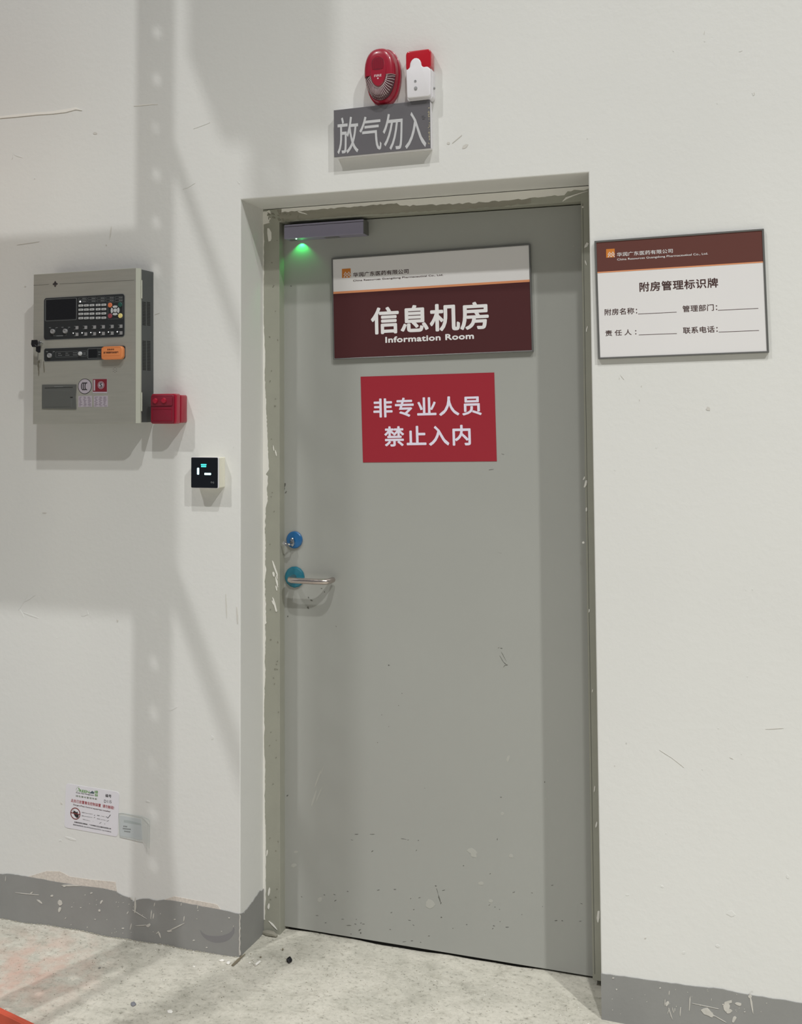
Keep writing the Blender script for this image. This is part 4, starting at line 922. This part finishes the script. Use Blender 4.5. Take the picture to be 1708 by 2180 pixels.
# ------------------------------------------------------------------ clear pouch with a paper slip
bx, bz = S(253, 1781); loc = (bx, 0, bz); a_ = S(253, 1781); b_ = S(305, 1790.5); tp_ = math.atan2(b_[1]-a_[1], b_[0]-a_[0])
PO = thing('plastic_pouch', 'clear plastic pouch with grey paper slip stuck beside the pest card', 'pouch', loc, tp_); L = local(loc, tp_, 0)
m = MB(); m.prism([L(256, 1736), L(301, 1744), L(303, 1788), L(256, 1779.5)], -.0010, -.0001); m.build('paper_slip', M_PAPER, PO)
g = [L(253.5, 1731), L(262, 1730.5), L(304, 1738), L(324, 1742.5), L(323.5, 1802), L(316, 1799), L(306, 1791.5), L(256, 1781.5), L(253, 1778)]
m = MB(); dep = [-.0016, -.0018, -.003, -.013, -.017, -.010, -.003, -.0016, -.0016]
m.add([(x, d, z) for (x, z), d in zip(g, dep)], [(0, 1, 2, 6, 7, 8), (2, 3, 4, 5, 6)]); o = m.build('film', M_FILM, PO)
md = o.modifiers.new('thick', 'SOLIDIFY'); md.thickness = .0003
m = MB(); q = [(0, 1), (1, 2), (7, 6)]
for i, j in ((0, 1), (1, 2), (2, 3), (3, 4), (7, 6), (0, 7)):
    m.tube([(g[i][0], dep[i], g[i][1]), (g[j][0], dep[j], g[j][1])], .0005, 5)
m.build('film_edge', mat('film_edge', (168, 176, 176), .25), PO)
m = MB(); m.prism([L(264, 1745), L(276, 1746.5), L(290, 1750), L(300, 1753), L(301, 1757), L(264, 1750.5)], -.0012, -.0009)
m.build('tear_mark', mat('tear_grey', (168, 176, 176), .5), PO)
m = MB()
for py, u0, u1 in ((1758.5, 263, 270), (1763.5, 262, 279), (1769, 265, 276)):
    k = u0
    while k < u1: a, b = L(k, py+1.2+(k-262)*.12), L(k+1.6, py-1.0+(k-262)*.12); m.box(a[0], b[0], -.0013, -.0010, a[1], b[1]); k += 2.2
m.build('printed_mark', M_BLK, PO, kind='stuff')

# ------------------------------------------------------------------ litter on the floor
def rock(name, px, py, r, mt, label, cat, group=None, sq=(1, 1, .7), seed=0):
    rnd = random.Random(seed); x, y = SF(px, py, r*.4)
    bm = bmesh.new(); bmesh.ops.create_icosphere(bm, subdivisions=1 if r < .004 else 2, radius=1)
    for v in bm.verts: v.co *= 1+rnd.uniform(-.18, .18); v.co = Vector((v.co.x*r*sq[0], v.co.y*r*sq[1], v.co.z*r*sq[2]))
    me = bpy.data.meshes.new(name); bm.to_mesh(me); bm.free(); me.materials.append(mt)
    o = bpy.data.objects.new(name, me); o.location = (x, y, fh(x, y)+r*sq[2]*.8); C.objects.link(o); o.rotation_euler.z = rnd.uniform(0, 3)
    return tag(o, label, cat, group)
x, y = SF(616, 2051, 0)
m = MB(); pts = [(.0082*math.cos(math.radians(60*k+15)), .0082*math.sin(math.radians(60*k+15))) for k in range(6)]; inn = [(.0034*math.cos(math.radians(60*k+15)), .0034*math.sin(math.radians(60*k+15))) for k in range(6)]
m.ring(pts, inn, -.0065, .0065); m.prism(pts, -.0045, .0065); o = m.build('rubber_cap', M_NUT, None, bevel=.0009); o.location = (x, y, fh(x, y)+.0078); o.rotation_euler = (.3, .2, -.5)
tag(o, 'small black six-sided rubber cap on the floor before the door', 'cap')
x, y = SF(549, 2055, 0); m = MB(); m.tube([(-.0015, -.0105, .0035), (0, 0, .004), (.001, .011, .0035)], [.0034, .0036, .0032], 7); o = m.build('plaster_stick', M_CHIP, None); o.location = (x, y, fh(x, y)); o.rotation_euler.z = -.1
tag(o, 'short white chalky stick on the floor left of the black cap', 'debris')
xa, ya = SF(494, 2056); xb, yb = SF(522, 2034)
m = MB(); m.tube([(xa, ya, fh(xa, ya)+.003), ((xa+xb)/2, (ya+yb)/2, .0045), (xb, yb, fh(xb, yb)+.004)], [.0024, .003, .0016], 7); m.tube([(xa+.004, ya-.001, fh(xa, ya)+.0025), ((xa+xb)/2+.003, (ya+yb)/2, .003), (xb-.01, yb-.008, .003)], [.0015, .002, .0012], 6)
o = m.build('wood_splinter', M_TWIG, None); tag(o, 'brown wood splinter on the floor at the wall corner', 'debris')
rock('pebble', 602, 2022, .0042, M_TWIG, 'tiny oval brown pebble behind the black cap by the door', 'pebble', sq=(.6, 1.2, .7), seed=1)
rock('pebble', 555, 2039, .0038, M_TWIG, 'tiny dark pebble between the splinter and the white stick', 'pebble', sq=(.9, .8, .7), seed=2)
rock('plaster_crumb', 473, 2043, .0070, M_CHIP, 'white plaster crumb at the foot of the wall corner, left one', 'debris', sq=(.6, 1.2, .6), seed=3)
rock('plaster_crumb', 486, 2048, .0072, M_CHIP, 'white plaster crumb at the foot of the wall corner, next to the splinter', 'debris', sq=(1.1, .9, .5), seed=4)
rock('plaster_crumb', 532, 2051, .0036, M_CHIP, 'tiny white plaster crumb just left of the white stick', 'debris', sq=(1, .8, .6), seed=5)
rock('plaster_crumb', 475, 2065, .0034, M_CHIP, 'tiny white plaster crumb in front of the wall corner', 'debris', sq=(1, .8, .5), seed=6)
rock('pebble', 284, 2134, .0095, mat('blue_grey_stone', (118, 120, 126), .8), 'flat blue-grey pebble on the concrete near the bottom left', 'pebble', sq=(1.1, .8, .35), seed=7)
rock('plaster_flake', 362, 2148, .0085, M_CHIP, 'flat white plaster flake on the concrete near the bottom edge', 'debris', sq=(1.1, .8, .15), seed=8)
rock('plaster_flake', 413, 2051, .0040, M_CHIP, 'small white plaster flake on the floor near the grey skirting', 'debris', sq=(1.2, .7, .2), seed=9)
rock('pebble', 212, 2058, .0042, M_PEB, 'small grey pebble on the pinkish concrete below the skirting', 'pebble', sq=(1.1, .7, .5), seed=10)
m = MB(); rnd = random.Random(5)
for k in range(700):
    x = rnd.uniform(-1.0, 1.15); y = -abs(rnd.gauss(0, .28))+.12
    if y > -.004 and not (.01 < x < 1.06): continue
    if y < -.62 and x < .2: continue
    r = rnd.uniform(.0006, .0018); z = fh(x, y)
    m.add([(x-r, y-r*.6, z), (x+r, y-r*.5, z), (x+r*.3, y+r, z), (x, y, z+r*1.1)], [(0, 1, 3), (1, 2, 3), (2, 0, 3)])
tag(m.build('grit', M_TWIG, None), 'loose grit and plaster dust scattered over the concrete floor', 'grit', kind='stuff')
m = MB()
for k in range(120):
    x = rnd.uniform(-1.0, 1.1); y = -abs(rnd.gauss(0, .2))+.1
    if y > -.004 and not (.01 < x < 1.06): continue
    r = rnd.uniform(.0008, .002); z = fh(x, y)
    m.add([(x-r, y-r*.6, z), (x+r, y-r*.5, z), (x+r*.3, y+r, z), (x, y, z+r*.9)], [(0, 1, 3), (1, 2, 3), (2, 0, 3)])
tag(m.build('plaster_dust', M_CHIP, None), 'white plaster specks scattered over the concrete floor', 'dust', kind='stuff')
m = MB()                                               # dirt line where skirting meets floor
for k in range(90):
    x = -1.0+1.0*k/89+rnd.uniform(-.004, .004); r = rnd.uniform(.003, .007)
    m.add([(x-r, -.0030, fh(x, -.01)+.0005), (x+r, -.0030, fh(x, -.01)+.0005), (x+r, -.0030-r*.8, fh(x, -.01)+.0003), (x-r, -.003-r*.6, fh(x, -.01)+.0003), (x, -.003, fh(x, 0)+r*.5)], [(0, 1, 4), (1, 2, 4), (2, 3, 4), (3, 0, 4)])
tag(m.build('dirt_line', M_CEMENT, None), 'line of dirt along the foot of the left skirting', 'dirt', kind='stuff')

# ------------------------------------------------------------------ orange guard rail of the rack, just in at the lower left
GR = thing('rack_guard', 'orange-red steel guard rail on the floor at the lower left corner', 'guard rail', (-.56, -.62, 0))
ZG = .14
xa, ya = SF(0, 2144, ZG); xb, yb = SF(78, 2181, ZG)
dx = (xb-xa); dy = (yb-ya); k_ = (-.56-xa)/dx; yl = ya+dy*k_; k2 = (.35-xa)/dx; yr = ya+dy*k2
def gpt(x, y, z): return (x+.56, y+.62, z)
def strip(xL, xR, o0, o1, z0, z1):
    return [gpt(xL, yl-o0, z0), gpt(xR, yr-o0, z0), gpt(xR, yr-o1, z0), gpt(xL, yl-o1, z0), gpt(xL, yl-o0, z1), gpt(xR, yr-o0, z1), gpt(xR, yr-o1, z1), gpt(xL, yl-o1, z1)]
bxf = [(0, 3, 2, 1), (4, 5, 6, 7), (0, 1, 5, 4), (1, 2, 6, 5), (2, 3, 7, 6), (3, 0, 4, 7)]
m = MB(); m.add(strip(-.56, .35, 0, .014, ZG-.006, ZG), bxf); m.build('top_lip', M_GUARD, GR, bevel=.0015)
m = MB(); m.add(strip(-.56, .35, .014, .018, .006, ZG), bxf); m.build('face_plate', M_GUARD, GR)
m = MB(); m.add(strip(-.56, .35, .018, .055, -.001, .006), bxf); m.build('foot_flange', M_GUARD, GR)

# ------------------------------------------------------------------ pallet rack standing left of the camera (throws the shadows on the left wall)
RK = thing('pallet_rack', 'blue pallet rack upright frame with orange beams left of the view', 'rack', (-.64, -.60, 0))
def post(y, x=0, wpost=.10):
    m = MB(); z = .0
    # front face with a row of holes left open
    zz = 0
    hole = .018
    while zz < 5.9:
        m.box(x-wpost/2, x+.012, y, y+.003, zz, zz+.15-hole-.02); m.box(x-wpost/2, x+.012, y, y+.003, zz+.15-hole-.02, zz+.15)
        m.box(x+.036, x+wpost/2, y, y+.003, zz, zz+.15); m.box(x+.012, x+.036, y, y+.003, zz, zz+.15-.034)
        zz += .15
    m.box(x-wpost/2, x-wpost/2+.003, y, y-.07, 0, 5.9); m.box(x+wpost/2-.003, x+wpost/2, y, y-.07, 0, 5.9)
    return m
DY = .72                                                # depth of the upright frame
post(0).build('post', M_RACK, RK); post(-DY).build('post', M_RACK, RK)
for za, zb_, yb_, rr_ in ((2.26, 2.44, DY, .03), (1.67, .06, .54, .02), (3.55, 3.55, DY, .02), (4.0, 4.6, DY, .02), (5.6, 4.7, DY, .02), (.25, .25, DY, .016)):
    m = MB(); m.tube([(0, -.07, za), (0, -yb_, zb_)], rr_, 8); m.build('brace', M_RACK, RK)
m = MB(); m.box(-.1, .24, -.66, -.44, 4.2, 5.3); m.build('shadow_board', M_RACK, RK, bevel=.01)  # unseen board added with no support, shaped to shade the upper wall
for z in (2.32,):
    for y in (-.01, -.22): m = MB(); m.box(-2.7, -.05, y-.05, y, z, z+.11); m.build('beam', M_GUARD, RK, bevel=.003)
for i, (x0_, x1_, y0_, y1_, z0_, z1_) in enumerate(((-1.6, -.70, -.92, -.64, 2.435, 3.18), (-2.6, -1.65, -.92, -.64, 2.435, 3.18))):
    m = MB(); m.box(x0_, x1_, y0_, y1_, z0_, z1_); o = m.build('carton', M_CARTON, None, bevel=.006); tag(o, ['brown carton on the lower rack beams next to the post', 'brown carton on the lower rack beams further from the post', 'brown carton on the upper rack beams'][i], 'box')
